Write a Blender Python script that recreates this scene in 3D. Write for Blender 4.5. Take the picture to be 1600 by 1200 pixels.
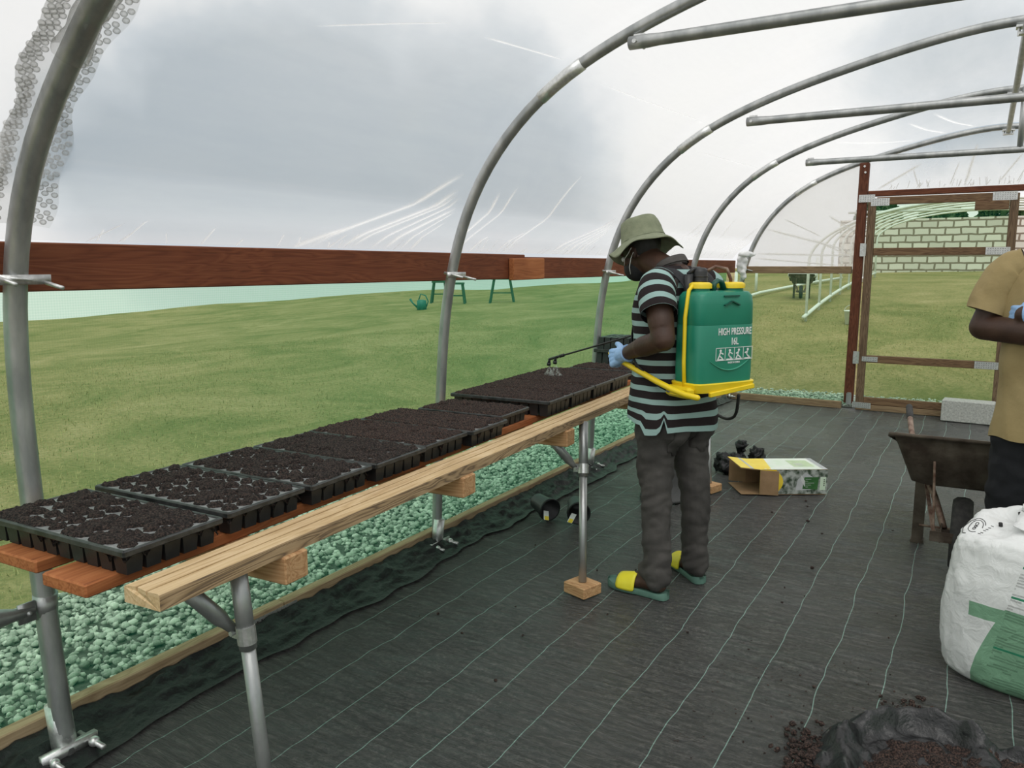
import bpy, math, random
import numpy as np
from mathutils import Vector, Matrix, noise as mnoise

for o in list(bpy.data.objects): bpy.data.objects.remove(o)
SC = bpy.context.scene
COL = SC.collection
R = math.radians

# ------------------------------------------------------------------ camera, sky, exposure
cam_d = bpy.data.cameras.new('camera'); cam = bpy.data.objects.new('camera', cam_d); COL.objects.link(cam)
cam.location = (0, 0, 1.5)
cam.rotation_euler = (R(90 - 8.55), 0, R(30.68))
cam_d.sensor_width = 36.0; cam_d.lens = 1230 * 36.0 / 1600
cam_d.clip_start = .05; cam_d.clip_end = 400
SC.camera = cam
SC.view_settings.view_transform = 'Standard'; SC.view_settings.look = 'None'
SC.view_settings.gamma = 1; SC.view_settings.use_curve_mapping = False
SC.view_settings.exposure = 0.36
SC.cycles.transparent_max_bounces = 24
SC.cycles.max_bounces = 8
SC.cycles.sample_clamp_indirect = 4

W = bpy.data.worlds.new('overcast_sky'); SC.world = W; W.use_nodes = True
def world_sky():
    nt = W.node_tree; N = nt.nodes; L = nt.links; N.clear()
    tc = N.new('ShaderNodeTexCoord')
    nz = N.new('ShaderNodeVectorMath'); nz.operation = 'NORMALIZE'; L.new(tc.outputs['Generated'], nz.inputs[0])
    def bump(d, r0, r1, amp):            # soft lobe of cloud round a direction (azimuth, elevation in degrees)
        az, el = R(d[0]), R(d[1])
        v = (math.sin(az) * math.cos(el), math.cos(az) * math.cos(el), math.sin(el))
        dt = N.new('ShaderNodeVectorMath'); dt.operation = 'DISTANCE'; L.new(nz.outputs[0], dt.inputs[0]); dt.inputs[1].default_value = v
        mr = N.new('ShaderNodeMapRange'); mr.interpolation_type = 'SMOOTHSTEP'
        mr.inputs['From Min'].default_value = r1; mr.inputs['From Max'].default_value = r0
        mr.inputs['To Min'].default_value = 0; mr.inputs['To Max'].default_value = amp
        L.new(dt.outputs['Value'], mr.inputs['Value']); return mr.outputs[0]
    lobes = [bump((-46, 5), .08, .33, 1.0), bump((-56, 6), .02, .20, .8), bump((-34, 6), .05, .30, .85), bump((-43, 14), .03, .20, .55),
             bump((-36, 24), .02, .18, .36), bump((-2, 12), .02, .2, .7), bump((60, 20), .1, .6, .5), bump((150, 30), .2, .8, .4)]
    acc = lobes[0]
    for b in lobes[1:]:
        m = N.new('ShaderNodeMath'); m.operation = 'MAXIMUM'; L.new(acc, m.inputs[0]); L.new(b, m.inputs[1]); acc = m.outputs[0]
    no = N.new('ShaderNodeTexNoise'); no.inputs['Scale'].default_value = 7; no.inputs['Detail'].default_value = 6; no.inputs['Roughness'].default_value = .6
    L.new(nz.outputs[0], no.inputs['Vector'])
    ad = N.new('ShaderNodeMath'); ad.operation = 'MULTIPLY_ADD'; L.new(no.outputs[0], ad.inputs[0]); ad.inputs[1].default_value = .62; L.new(acc, ad.inputs[2])
    ramp = N.new('ShaderNodeValToRGB'); L.new(ad.outputs[0], ramp.inputs[0])
    e = ramp.color_ramp.elements
    e[0].position = .42; e[0].color = (.745, .745, .74, 1)
    e[1].position = 1.0; e[1].color = (.27, .335, .39, 1)
    k = e.new(.60); k.color = (.685, .70, .71, 1)
    k = e.new(.80); k.color = (.40, .46, .51, 1)
    sz = N.new('ShaderNodeSeparateXYZ'); L.new(nz.outputs[0], sz.inputs[0])
    hz = N.new('ShaderNodeMapRange'); hz.interpolation_type = 'SMOOTHSTEP'; hz.inputs['From Min'].default_value = .10; hz.inputs['From Max'].default_value = -.03; hz.inputs['To Max'].default_value = .75; L.new(sz.outputs[2], hz.inputs['Value'])
    mx = N.new('ShaderNodeMix'); mx.data_type = 'RGBA'; L.new(hz.outputs[0], mx.inputs[0]); L.new(ramp.outputs[0], mx.inputs[6]); mx.inputs[7].default_value = (.70, .70, .715, 1)
    bg = N.new('ShaderNodeBackground'); L.new(mx.outputs[2], bg.inputs[0]); bg.inputs[1].default_value = 1.0
    out = N.new('ShaderNodeOutputWorld'); L.new(bg.outputs[0], out.inputs[0])
world_sky()
sun_d = bpy.data.lights.new('veiled_sun', 'SUN'); sun_d.energy = 1.3; sun_d.angle = R(50); sun_d.color = (1, .97, .92)
sun = bpy.data.objects.new('veiled_sun', sun_d); COL.objects.link(sun); sun.rotation_euler = (R(28), R(18), 0); sun.location = (0, 0, 30)

# ------------------------------------------------------------------ materials
MATS = {}
def nodes_of(name):
    m = bpy.data.materials.new(name); m.use_nodes = True; MATS[name] = m
    nt = m.node_tree; nt.nodes.clear()
    out = nt.nodes.new('ShaderNodeOutputMaterial')
    return m, nt, nt.nodes, nt.links, out
def tex(N, L, coord='Object', scale=(1, 1, 1)):
    tc = N.new('ShaderNodeTexCoord'); mp = N.new('ShaderNodeMapping'); mp.inputs['Scale'].default_value = scale
    L.new(tc.outputs[coord], mp.inputs['Vector']); return mp.outputs[0]
def noise(N, L, vec, scale, detail=4, rough=.55, dist=0):
    n = N.new('ShaderNodeTexNoise'); n.inputs['Scale'].default_value = scale; n.inputs['Detail'].default_value = detail
    n.inputs['Roughness'].default_value = rough; n.inputs['Distortion'].default_value = dist
    L.new(vec, n.inputs['Vector']); return n.outputs[0]
def ramp(N, L, fac, stops):
    r = N.new('ShaderNodeValToRGB'); L.new(fac, r.inputs[0]); e = r.color_ramp.elements
    e[0].position = stops[0][0]; e[0].color = (*stops[0][1], 1); e[1].position = stops[-1][0]; e[1].color = (*stops[-1][1], 1)
    for p, c in stops[1:-1]:
        k = e.new(p); k.color = (*c, 1)
    return r.outputs[0]
def math_n(N, L, op, a, b=None, c=None):
    m = N.new('ShaderNodeMath'); m.operation = op
    for i, v in enumerate((a, b, c)):
        if v is None: continue
        if isinstance(v, (int, float)): m.inputs[i].default_value = v
        else: L.new(v, m.inputs[i])
    return m.outputs[0]
def mixc(N, L, fac, a, b):
    m = N.new('ShaderNodeMix'); m.data_type = 'RGBA'
    for s, v in ((0, fac), (6, a), (7, b)):
        if isinstance(v, (int, float)): m.inputs[s].default_value = v
        elif isinstance(v, tuple): m.inputs[s].default_value = (*v, 1) if len(v) == 3 else v
        else: L.new(v, m.inputs[s])
    return m.outputs[2]
def bumpn(N, L, h, strength, dist=.01):
    b = N.new('ShaderNodeBump'); b.inputs['Strength'].default_value = strength; b.inputs['Distance'].default_value = dist
    L.new(h, b.inputs['Height']); return b.outputs[0]
def pbsdf(N, L, out, col, rough=.5, metal=0, normal=None, spec=.5, **kw):
    p = N.new('ShaderNodeBsdfPrincipled')
    for k, v in (('Base Color', col), ('Roughness', rough), ('Metallic', metal)):
        if isinstance(v, tuple): p.inputs[k].default_value = (*v, 1)
        elif isinstance(v, (int, float)): p.inputs[k].default_value = v
        else: L.new(v, p.inputs[k])
    p.inputs['Specular IOR Level'].default_value = spec
    if normal is not None: L.new(normal, p.inputs['Normal'])
    for k, v in kw.items(): p.inputs[k].default_value = v
    if out is not None: L.new(p.outputs[0], out.inputs[0])
    return p
def simple(name, c1, c2=None, rough=.5, metal=0, scale=20, sc=(1, 1, 1), bump=0, bscale=None, spec=.5, lo=.35, hi=.65, coord='Object', detail=4, **kw):
    m, nt, N, L, out = nodes_of(name)
    v = tex(N, L, coord, sc)
    n = noise(N, L, v, scale, detail)
    col = ramp(N, L, n, [(lo, c1), (hi, c2 or c1)])
    nm = bumpn(N, L, noise(N, L, v, bscale or scale * 3, 5), bump) if bump else None
    pbsdf(N, L, out, col, rough, metal, nm, spec, **kw)
    return m

simple('galvanised', (.30, .315, .315), (.47, .48, .475), .42, .75, 14, (1, 1, .35), .12, 60)
simple('bright_zinc', (.55, .56, .55), (.72, .73, .72), .35, .8, 60, bump=.1)
simple('black_plastic', (.012, .013, .014), (.02, .021, .022), .42, 0, 30, bump=.05)
simple('tray_deck', (.15, .16, .16), (.26, .27, .27), .45, 0, 60)
simple('grey_black_plastic', (.016, .018, .018), (.05, .053, .053), .32, 0, 40, bump=.08)
simple('black_film', (.009, .0095, .010), (.018, .019, .020), .38, 0, 8, bump=.9, bscale=24, spec=.3)
simple('torn_film', (.010, .0105, .011), (.02, .021, .022), .30, 0, 8, bump=.8, bscale=30, spec=.5)
simple('black_cloth', (.008, .009, .011), (.014, .015, .018), .75, 0, 40, bump=.2)
simple('black_rubber', (.02, .02, .02), (.045, .043, .04), .8, 0, 30, bump=.3)
simple('yellow_plastic', (.80, .58, .01), (.86, .64, .02), .38, 0, 8)
simple('green_plastic', (.012, .20, .125), (.016, .235, .15), .38, 0, 3, bump=.04, bscale=90)
simple('dark_green_plastic', (.006, .07, .05), (.01, .09, .06), .4, 0, 3)
simple('white_print', (.78, .80, .79), None, .5)
simple('pale_green_moulding', (.05, .30, .20), None, .4)
simple('skin', (.046, .024, .016), (.070, .037, .025), .5, 0, 14, bump=.10, bscale=120, spec=.35)
simple('skin_sole', (.16, .075, .055), (.20, .10, .075), .55, 0, 14, bump=.1, bscale=90)
simple('blue_glove', (.27, .47, .78), (.33, .53, .83), .5, 0, 20, bump=.35, bscale=45)
simple('khaki_hat', (.20, .225, .145), (.255, .28, .185), .9, 0, 30, bump=.35, bscale=260)
simple('trouser_grey', (.044, .041, .038), (.078, .072, .067), .9, 0, 9, bump=.45, bscale=16)
simple('trouser_black', (.004, .005, .007), (.008, .009, .012), .9, 0, 10, bump=.3, bscale=22)
simple('tan_cotton', (.31, .235, .105), (.37, .285, .135), .92, 0, 6, bump=.8, bscale=9)
simple('sandal_green', (.10, .20, .16), (.13, .25, .20), .6, 0, 18)
simple('sandal_yellow', (.80, .70, .03), (.85, .76, .05), .45, 0, 12)
simple('ink_black', (.015, .015, .015), None, .6)
simple('ink_red', (.7, .12, .08), None, .6)
simple('dark_shoe', (.01, .01, .01), (.02, .02, .02), .6)
simple('cardboard', (.27, .17, .085), (.34, .215, .115), .85, 0, 12, bump=.15, bscale=60)
simple('print_yellow', (.86, .62, .02), (.9, .70, .08), .4, 0, 14)
simple('print_pale', (.80, .84, .78), (.62, .76, .58), .4, 0, 6)
simple('print_green', (.03, .11, .03), (.05, .16, .045), .4, 0, 30)
simple('print_lime', (.42, .55, .32), (.55, .68, .42), .4, 0, 20)
simple('print_photo', (.03, .055, .03), (.42, .45, .42), .4, 0, 26, lo=.38, hi=.6, detail=8)
simple('print_silver', (.38, .40, .41), (.55, .56, .57), .4, 0, 6)
simple('concrete', (.36, .36, .34), (.56, .56, .53), .95, 0, 60, bump=.8, bscale=140, detail=8)
simple('rusty_steel', (.052, .036, .025), (.15, .125, .095), .75, .15, 9, bump=.35, bscale=40, detail=8)
simple('rusty_pipe', (.12, .06, .04), (.30, .22, .17), .6, .3, 25, bump=.2)
simple('soil', (.006, .004, .003), (.085, .058, .047), .95, 0, 190, lo=.44, hi=.66, bump=1.0, bscale=230, detail=8)
simple('soil_red', (.008, .0045, .0035), (.105, .062, .048), .95, 0, 190, lo=.44, hi=.66, bump=1.0, bscale=170, detail=8)
simple('white_cloth', (.75, .76, .76), (.85, .86, .86), .8, 0, 14, bump=.4)
simple('pale_lime', (.40, .50, .18), (.62, .72, .38), .7, 0, 30, bump=.4)
simple('stool_green', (.02, .08, .05), (.03, .10, .06), .6)
simple('teal_plastic', (.01, .14, .13), (.02, .18, .16), .45)
simple('leaf', (.025, .06, .02), (.07, .14, .045), .7, 0, 3)
simple('bark', (.08, .06, .045), (.14, .11, .08), .9, 0, 20)
simple('bin_grey', (.055, .055, .055), (.085, .085, .085), .7, 0, 10, bump=.2)
simple('grass_blade', (.46, .38, .18), (.24, .27, .09), .8, 0, 1.3, (1, 1, 1), lo=.4, hi=.6)
def m_stones():
    m, nt, N, L, out = nodes_of('stones')
    g = N.new('ShaderNodeNewGeometry'); v = tex(N, L, 'Object')
    k = math_n(N, L, 'MULTIPLY_ADD', g.outputs['Random Per Island'], .6, math_n(N, L, 'MULTIPLY', noise(N, L, v, 40, 6, .7), .4))
    pbsdf(N, L, out, ramp(N, L, k, [(.12, (.26, .265, .25)), (.5, (.54, .55, .52)), (.85, (.86, .86, .82))]), .9, 0, bumpn(N, L, noise(N, L, v, 120, 5), .5), .2)
m_stones()
simple('packed_stone', (.05, .05, .045), (.14, .14, .13), .95, 0, 40)
simple('whitewash', (.7, .72, .7), (.8, .82, .8), .5)

def wood(name, c_dark, c_mid, c_light, along='y', ring=18, rough=.7, fig=.55):
    m, nt, N, L, out = nodes_of(name)
    s = {'x': (.9, 9, 9), 'y': (9, .9, 9), 'z': (9, 9, .9)}[along]
    v = tex(N, L, 'Object', s)
    n1 = noise(N, L, v, 1.6, 3, .5, .6)
    wv = math_n(N, L, 'MULTIPLY', n1, ring)
    fr = math_n(N, L, 'FRACT', wv)
    pk = math_n(N, L, 'PINGPONG', fr, .5)
    grain = math_n(N, L, 'MULTIPLY', pk, 2)
    s2 = tuple(k * 14 if k > 2 else k * 2.2 for k in s)
    n2 = noise(N, L, tex(N, L, 'Object', s2), 1.2, 4)
    mix = math_n(N, L, 'MULTIPLY_ADD', grain, fig, math_n(N, L, 'MULTIPLY', n2, 1 - fig))
    col = ramp(N, L, mix, [(.12, c_dark), (.42, c_mid), (.75, c_light)])
    big = noise(N, L, tex(N, L, 'Object'), 3.5, 3)
    col = mixc(N, L, ramp(N, L, big, [(.45, (0, 0, 0)), (.75, (.35, .35, .35))]), col, c_dark)
    pbsdf(N, L, out, col, rough, 0, bumpn(N, L, mix, .22, .004), .3)
    return m
wood('pine_deck', (.36, .225, .11), (.57, .41, .22), (.68, .52, .32), 'y', 10, fig=.3)
wood('pine_side', (.15, .105, .07), (.34, .23, .125), (.44, .31, .18), 'y', 16, fig=.75)
wood('orange_board', (.19, .058, .020), (.37, .125, .043), (.46, .175, .065), 'y', 9, fig=.35)
wood('stained_beam', (.085, .024, .010), (.165, .047, .019), (.215, .070, .029), 'y', 12, fig=.35)
wood('stained_post', (.055, .017, .008), (.105, .032, .015), (.15, .05, .024), 'z', 14, fig=.5)
wood('stained_cross', (.060, .018, .009), (.12, .035, .016), (.165, .055, .025), 'x', 12, fig=.4)
wood('sleeper', (.20, .135, .078), (.37, .265, .155), (.48, .36, .225), 'y', 9, rough=.85, fig=.35)
wood('sleeper_cross', (.12, .08, .045), (.23, .155, .09), (.32, .23, .135), 'x', 9, rough=.85, fig=.35)
wood('brown_stile', (.07, .045, .028), (.135, .085, .05), (.20, .135, .08), 'z', 12, fig=.5)
wood('brown_rail', (.075, .042, .024), (.145, .082, .043), (.21, .13, .07), 'x', 12, fig=.5)
wood('raw_block', (.30, .15, .065), (.50, .29, .14), (.60, .38, .2), 'x', 12, fig=.5)

def m_film(name, base):
    m, nt, N, L, out = nodes_of(name)
    v = tex(N, L, 'Object', (1, .55, 1))
    n = noise(N, L, v, 1.3, 5, .6, .5)
    n2 = noise(N, L, tex(N, L, 'Object', (3, .5, 3)), 2.2, 3)
    haze = math_n(N, L, 'ADD', math_n(N, L, 'MULTIPLY_ADD', n, .20, math_n(N, L, 'MULTIPLY', n2, .14)), base)
    lw = N.new('ShaderNodeLayerWeight'); lw.inputs['Blend'].default_value = .35
    fac = math_n(N, L, 'MULTIPLY_ADD', lw.outputs['Facing'], .30, haze)
    tr = N.new('ShaderNodeBsdfTransparent'); tr.inputs[0].default_value = (.975, .98, .985, 1)
    tl = N.new('ShaderNodeBsdfTranslucent'); tl.inputs[0].default_value = (.97, .96, .955, 1)
    df = N.new('ShaderNodeBsdfDiffuse'); df.inputs[0].default_value = (.9, .9, .9, 1)
    m1 = N.new('ShaderNodeMixShader'); m1.inputs[0].default_value = .2; L.new(tl.outputs[0], m1.inputs[1]); L.new(df.outputs[0], m1.inputs[2])
    m2 = N.new('ShaderNodeMixShader'); L.new(fac, m2.inputs[0]); L.new(tr.outputs[0], m2.inputs[1]); L.new(m1.outputs[0], m2.inputs[2])
    gl = N.new('ShaderNodeBsdfGlossy'); gl.inputs['Roughness'].default_value = .18; gl.inputs[0].default_value = (1, 1, 1, 1)
    m3 = N.new('ShaderNodeMixShader'); m3.inputs[0].default_value = .05
    L.new(m2.outputs[0], m3.inputs[1]); L.new(gl.outputs[0], m3.inputs[2]); L.new(m3.outputs[0], out.inputs[0])
m_film('polythene', .10)
m_film('hazy_polythene', .34)
def m_crease(name, lo, hi):
    m, nt, N, L, out = nodes_of(name)
    tc = N.new('ShaderNodeTexCoord'); sp = N.new('ShaderNodeSeparateXYZ'); L.new(tc.outputs['UV'], sp.inputs[0])
    u = math_n(N, L, 'PINGPONG', sp.outputs[0], .5)           # 0 at the edges of the fold, .5 along its spine
    vv = math_n(N, L, 'PINGPONG', sp.outputs[1], .5)
    prof = math_n(N, L, 'MULTIPLY', math_n(N, L, 'POWER', math_n(N, L, 'MULTIPLY', u, 2), 1.6), math_n(N, L, 'MINIMUM', math_n(N, L, 'MULTIPLY', vv, 6), 1))
    nz = noise(N, L, tex(N, L, 'Object'), 9, 3)
    fac = math_n(N, L, 'MULTIPLY', prof, math_n(N, L, 'MULTIPLY_ADD', nz, hi - lo, lo))
    tr = N.new('ShaderNodeBsdfTransparent')
    tl = N.new('ShaderNodeBsdfTranslucent'); tl.inputs[0].default_value = (1, 1, 1, 1)
    df = N.new('ShaderNodeBsdfDiffuse'); df.inputs[0].default_value = (1, 1, 1, 1)
    m1 = N.new('ShaderNodeMixShader'); m1.inputs[0].default_value = .1; L.new(tl.outputs[0], m1.inputs[1]); L.new(df.outputs[0], m1.inputs[2])
    m2 = N.new('ShaderNodeMixShader'); L.new(fac, m2.inputs[0]); L.new(tr.outputs[0], m2.inputs[1]); L.new(m1.outputs[0], m2.inputs[2])
    L.new(m2.outputs[0], out.inputs[0])
m_crease('creased_polythene', .8, 1.25)
def m_net():
    m, nt, N, L, out = nodes_of('green_net')
    lw = N.new('ShaderNodeLayerWeight'); lw.inputs['Blend'].default_value = .5
    tc = N.new('ShaderNodeTexCoord'); sp = N.new('ShaderNodeSeparateXYZ'); L.new(tc.outputs['UV'], sp.inputs[0])
    def threads(o, pitch):
        return math_n(N, L, 'MULTIPLY_ADD', math_n(N, L, 'SINE', math_n(N, L, 'MULTIPLY', o, 2 * math.pi / pitch)), .5, .5)
    wv = math_n(N, L, 'MULTIPLY', math_n(N, L, 'ADD', threads(sp.outputs[0], .0085), threads(sp.outputs[1], .0085)), .06)
    fac = math_n(N, L, 'ADD', math_n(N, L, 'MULTIPLY_ADD', lw.outputs['Facing'], .62, .06), wv)
    tint = mixc(N, L, fac, (.86, .955, .82), (.16, .66, .38))
    tr = N.new('ShaderNodeBsdfTransparent'); L.new(tint, tr.inputs[0])
    tl = N.new('ShaderNodeBsdfTranslucent'); tl.inputs[0].default_value = (.05, .50, .28, 1)
    df = N.new('ShaderNodeBsdfDiffuse'); df.inputs[0].default_value = (.04, .42, .22, 1)
    m1 = N.new('ShaderNodeMixShader'); m1.inputs[0].default_value = .5; L.new(tl.outputs[0], m1.inputs[1]); L.new(df.outputs[0], m1.inputs[2])
    m2 = N.new('ShaderNodeMixShader'); L.new(math_n(N, L, 'MULTIPLY_ADD', fac, .30, .05), m2.inputs[0]); L.new(tr.outputs[0], m2.inputs[1]); L.new(m1.outputs[0], m2.inputs[2])
    L.new(m2.outputs[0], out.inputs[0])
m_net()
def m_floor():
    m, nt, N, L, out = nodes_of('weed_mat')
    v = tex(N, L, 'Object')
    sp = N.new('ShaderNodeSeparateXYZ'); L.new(v, sp.inputs[0])
    wob = noise(N, L, tex(N, L, 'Object', (1.0, 1.6, 1)), 1.5, 2)
    x = math_n(N, L, 'MULTIPLY_ADD', wob, .045, sp.outputs[0])
    d = math_n(N, L, 'ABSOLUTE', math_n(N, L, 'SUBTRACT', math_n(N, L, 'FRACT', math_n(N, L, 'DIVIDE', math_n(N, L, 'ADD', x, 20 * .197 + .075), .197)), .5))
    line = math_n(N, L, 'LESS_THAN', d, .0085)
    n1 = noise(N, L, tex(N, L, 'Object', (1, 1, 1)), 1.1, 4, .6)
    base = ramp(N, L, n1, [(.3, (.042, .042, .042)), (.7, (.074, .073, .071))])
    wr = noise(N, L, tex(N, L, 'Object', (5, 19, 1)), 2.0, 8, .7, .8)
    dust_and_shading = math_n(N, L, 'MULTIPLY_ADD', noise(N, L, tex(N, L, 'Object', (1, 1, 1)), 55, 5, .7), .5, math_n(N, L, 'MULTIPLY', wr, .5))  # fine dust speckle, plus wrinkle shading painted into the mat colour
    base = mixc(N, L, ramp(N, L, dust_and_shading, [(.46, (0, 0, 0)), (.64, (.75, .75, .75))]), base, (.155, .145, .135))
    col = mixc(N, L, line, base, (.30, .46, .40))
    rough = ramp(N, L, n1, [(.3, (.16,) * 3), (.75, (.36,) * 3)])
    wr2 = noise(N, L, tex(N, L, 'Object', (14, 60, 1)), 2.0, 3, .6)
    h = math_n(N, L, 'MULTIPLY_ADD', wr, 1, math_n(N, L, 'MULTIPLY', wr2, .5))
    pbsdf(N, L, out, col, rough, 0, bumpn(N, L, h, 1.0, .03), .7)
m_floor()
def m_ground():
    m, nt, N, L, out = nodes_of('dry_grass')
    n1 = noise(N, L, tex(N, L, 'Object', (1, 1, 1)), .6, 8, .72, .8)
    n2 = noise(N, L, tex(N, L, 'Object', (3, 3, 1)), 7, 6, .7)
    mx = math_n(N, L, 'MULTIPLY_ADD', n1, .7, math_n(N, L, 'MULTIPLY', n2, .3))
    col = ramp(N, L, mx, [(.30, (.15, .165, .055)), (.44, (.27, .25, .10)), (.54, (.41, .33, .16)), (.66, (.55, .425, .245))])
    n3 = noise(N, L, tex(N, L, 'Object', (1, 1, 1)), 26, 5, .75)
    col = mixc(N, L, ramp(N, L, n3, [(.45, (0, 0, 0)), (.64, (.5, .5, .5))]), col, (.15, .165, .06))
    pbsdf(N, L, out, col, .95, 0, bumpn(N, L, n3, .8, .04), .1)
m_ground()
def m_blocks():
    m, nt, N, L, out = nodes_of('block_masonry')
    v = tex(N, L, 'UV')
    b = N.new('ShaderNodeTexBrick'); wv = N.new('ShaderNodeTexNoise'); wv.inputs['Scale'].default_value = 3.5; L.new(v, wv.inputs['Vector']); sc = N.new('ShaderNodeVectorMath'); sc.operation = 'MULTIPLY_ADD'; L.new(wv.outputs['Color'], sc.inputs[0]); sc.inputs[1].default_value = (.07, .05, 0); L.new(v, sc.inputs[2]); L.new(sc.outputs[0], b.inputs['Vector'])
    b.inputs['Scale'].default_value = 1; b.inputs['Brick Width'].default_value = .40; b.inputs['Row Height'].default_value = .20
    b.inputs['Mortar Size'].default_value = .026; b.inputs['Mortar Smooth'].default_value = .1
    b.inputs['Color1'].default_value = (.78, .74, .70, 1); b.inputs['Color2'].default_value = (.62, .58, .54, 1); b.inputs['Mortar'].default_value = (.25, .20, .165, 1)
    pbsdf(N, L, out, b.outputs['Color'], .95, 0, bumpn(N, L, b.outputs['Fac'], -.5, .02), .1)
m_blocks()
def m_stripes():
    m, nt, N, L, out = nodes_of('striped_knit')
    tc = N.new('ShaderNodeTexCoord'); sp = N.new('ShaderNodeSeparateXYZ'); L.new(tc.outputs['UV'], sp.inputs[0])
    f = math_n(N, L, 'FRACT', math_n(N, L, 'DIVIDE', sp.outputs[1], .056))
    st = math_n(N, L, 'LESS_THAN', f, .40)
    col = mixc(N, L, st, (.022, .017, .018), (.30, .44, .42))
    v = tex(N, L, 'Object')
    pbsdf(N, L, out, col, .92, 0, bumpn(N, L, noise(N, L, v, 16, 4), .45, .012), .2)
m_stripes()
def m_bag():
    m, nt, N, L, out = nodes_of('printed_sack')
    tc = N.new('ShaderNodeTexCoord'); sp = N.new('ShaderNodeSeparateXYZ'); L.new(tc.outputs['UV'], sp.inputs[0])
    U, V = sp.outputs[0], sp.outputs[1]           # U: metres along the front from its left edge, V: metres above the floor; other sides have U < 0
    AND = lambda *a: a[0] if len(a) == 1 else math_n(N, L, 'MULTIPLY', a[0], AND(*a[1:]))
    gt = lambda a, b: math_n(N, L, 'GREATER_THAN', a, b)
    lt = lambda a, b: math_n(N, L, 'LESS_THAN', a, b)
    edge = math_n(N, L, 'MULTIPLY_ADD', V, .20, .175)                 # the left margin of the printed text
    curve = math_n(N, L, 'MULTIPLY_ADD', math_n(N, L, 'POWER', V, 1.6), .62, .135)
    green = AND(gt(U, curve), lt(V, .32), lt(U, .60))
    band = AND(gt(U, .12), lt(U, .6), gt(V, .262), lt(V, .315))
    green = math_n(N, L, 'MAXIMUM', green, band)
    rows = math_n(N, L, 'FRACT', math_n(N, L, 'DIVIDE', V, .0105))
    cell = N.new('ShaderNodeTexNoise'); cell.inputs['Scale'].default_value = 1; cell.inputs['Detail'].default_value = 0
    cv = N.new('ShaderNodeCombineXYZ'); L.new(math_n(N, L, 'MULTIPLY', U, 9), cv.inputs[0]); L.new(math_n(N, L, 'MULTIPLY', math_n(N, L, 'FLOOR', math_n(N, L, 'DIVIDE', V, .0105)), 3.7), cv.inputs[1]); L.new(cv.outputs[0], cell.inputs['Vector'])
    letters = noise(N, L, tex(N, L, 'UV', (900, 300, 1)), 1, 1)
    ink = AND(gt(U, edge), lt(U, .43), lt(V, .47), lt(rows, .58), gt(cell.outputs[0], .46))
    ink = math_n(N, L, 'MULTIPLY', ink, ramp(N, L, letters, [(.35, (.25,) * 3), (.65, (1,) * 3)]))
    heads = math_n(N, L, 'MAXIMUM', AND(gt(U, edge), lt(U, .5), gt(V, .366), lt(V, .374)), AND(gt(U, edge), lt(U, .5), gt(V, .168), lt(V, .176)))
    heads = math_n(N, L, 'MAXIMUM', heads, AND(gt(U, edge), lt(U, .5), gt(V, .474), lt(V, .482)))
    col = mixc(N, L, green, (.74, .755, .75), (.20, .375, .245))
    col = mixc(N, L, math_n(N, L, 'MULTIPLY', ink, .75), col, mixc(N, L, green, (.16, .16, .16), (.06, .13, .08)))
    col = mixc(N, L, heads, col, (.03, .22, .12))
    side = AND(lt(U, -.01), gt(U, -.05), gt(V, .14), lt(V, .46), gt(noise(N, L, tex(N, L, 'UV', (60, 55, 1)), 1, 2), .52))
    col = mixc(N, L, side, col, (.03, .03, .03))
    n = noise(N, L, tex(N, L, 'Object'), 16, 4, .6, .8)
    pbsdf(N, L, out, col, .36, 0, bumpn(N, L, n, .55, .012), .5)
m_bag()
def m_bubble():
    m, nt, N, L, out = nodes_of('bubble_film')
    lw = N.new('ShaderNodeLayerWeight'); lw.inputs['Blend'].default_value = .45
    tr = N.new('ShaderNodeBsdfTransparent'); tr.inputs[0].default_value = (.93, .93, .92, 1)
    df = N.new('ShaderNodeBsdfDiffuse'); df.inputs[0].default_value = (.40, .40, .39, 1)
    gl = N.new('ShaderNodeBsdfGlossy'); gl.inputs['Roughness'].default_value = .25
    m1 = N.new('ShaderNodeMixShader'); m1.inputs[0].default_value = .35; L.new(df.outputs[0], m1.inputs[1]); L.new(gl.outputs[0], m1.inputs[2])
    m2 = N.new('ShaderNodeMixShader'); L.new(math_n(N, L, 'MULTIPLY_ADD', lw.outputs['Facing'], .75, .05), m2.inputs[0]); L.new(tr.outputs[0], m2.inputs[1]); L.new(m1.outputs[0], m2.inputs[2])
    L.new(m2.outputs[0], out.inputs[0])
m_bubble()
def m_drop():
    m, nt, N, L, out = nodes_of('water_drops')
    tr = N.new('ShaderNodeBsdfTransparent'); df = N.new('ShaderNodeBsdfTranslucent'); df.inputs[0].default_value = (1, 1, 1, 1)
    m2 = N.new('ShaderNodeMixShader'); m2.inputs[0].default_value = .22; L.new(tr.outputs[0], m2.inputs[1]); L.new(df.outputs[0], m2.inputs[2]); L.new(m2.outputs[0], out.inputs[0])
m_drop()

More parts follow.
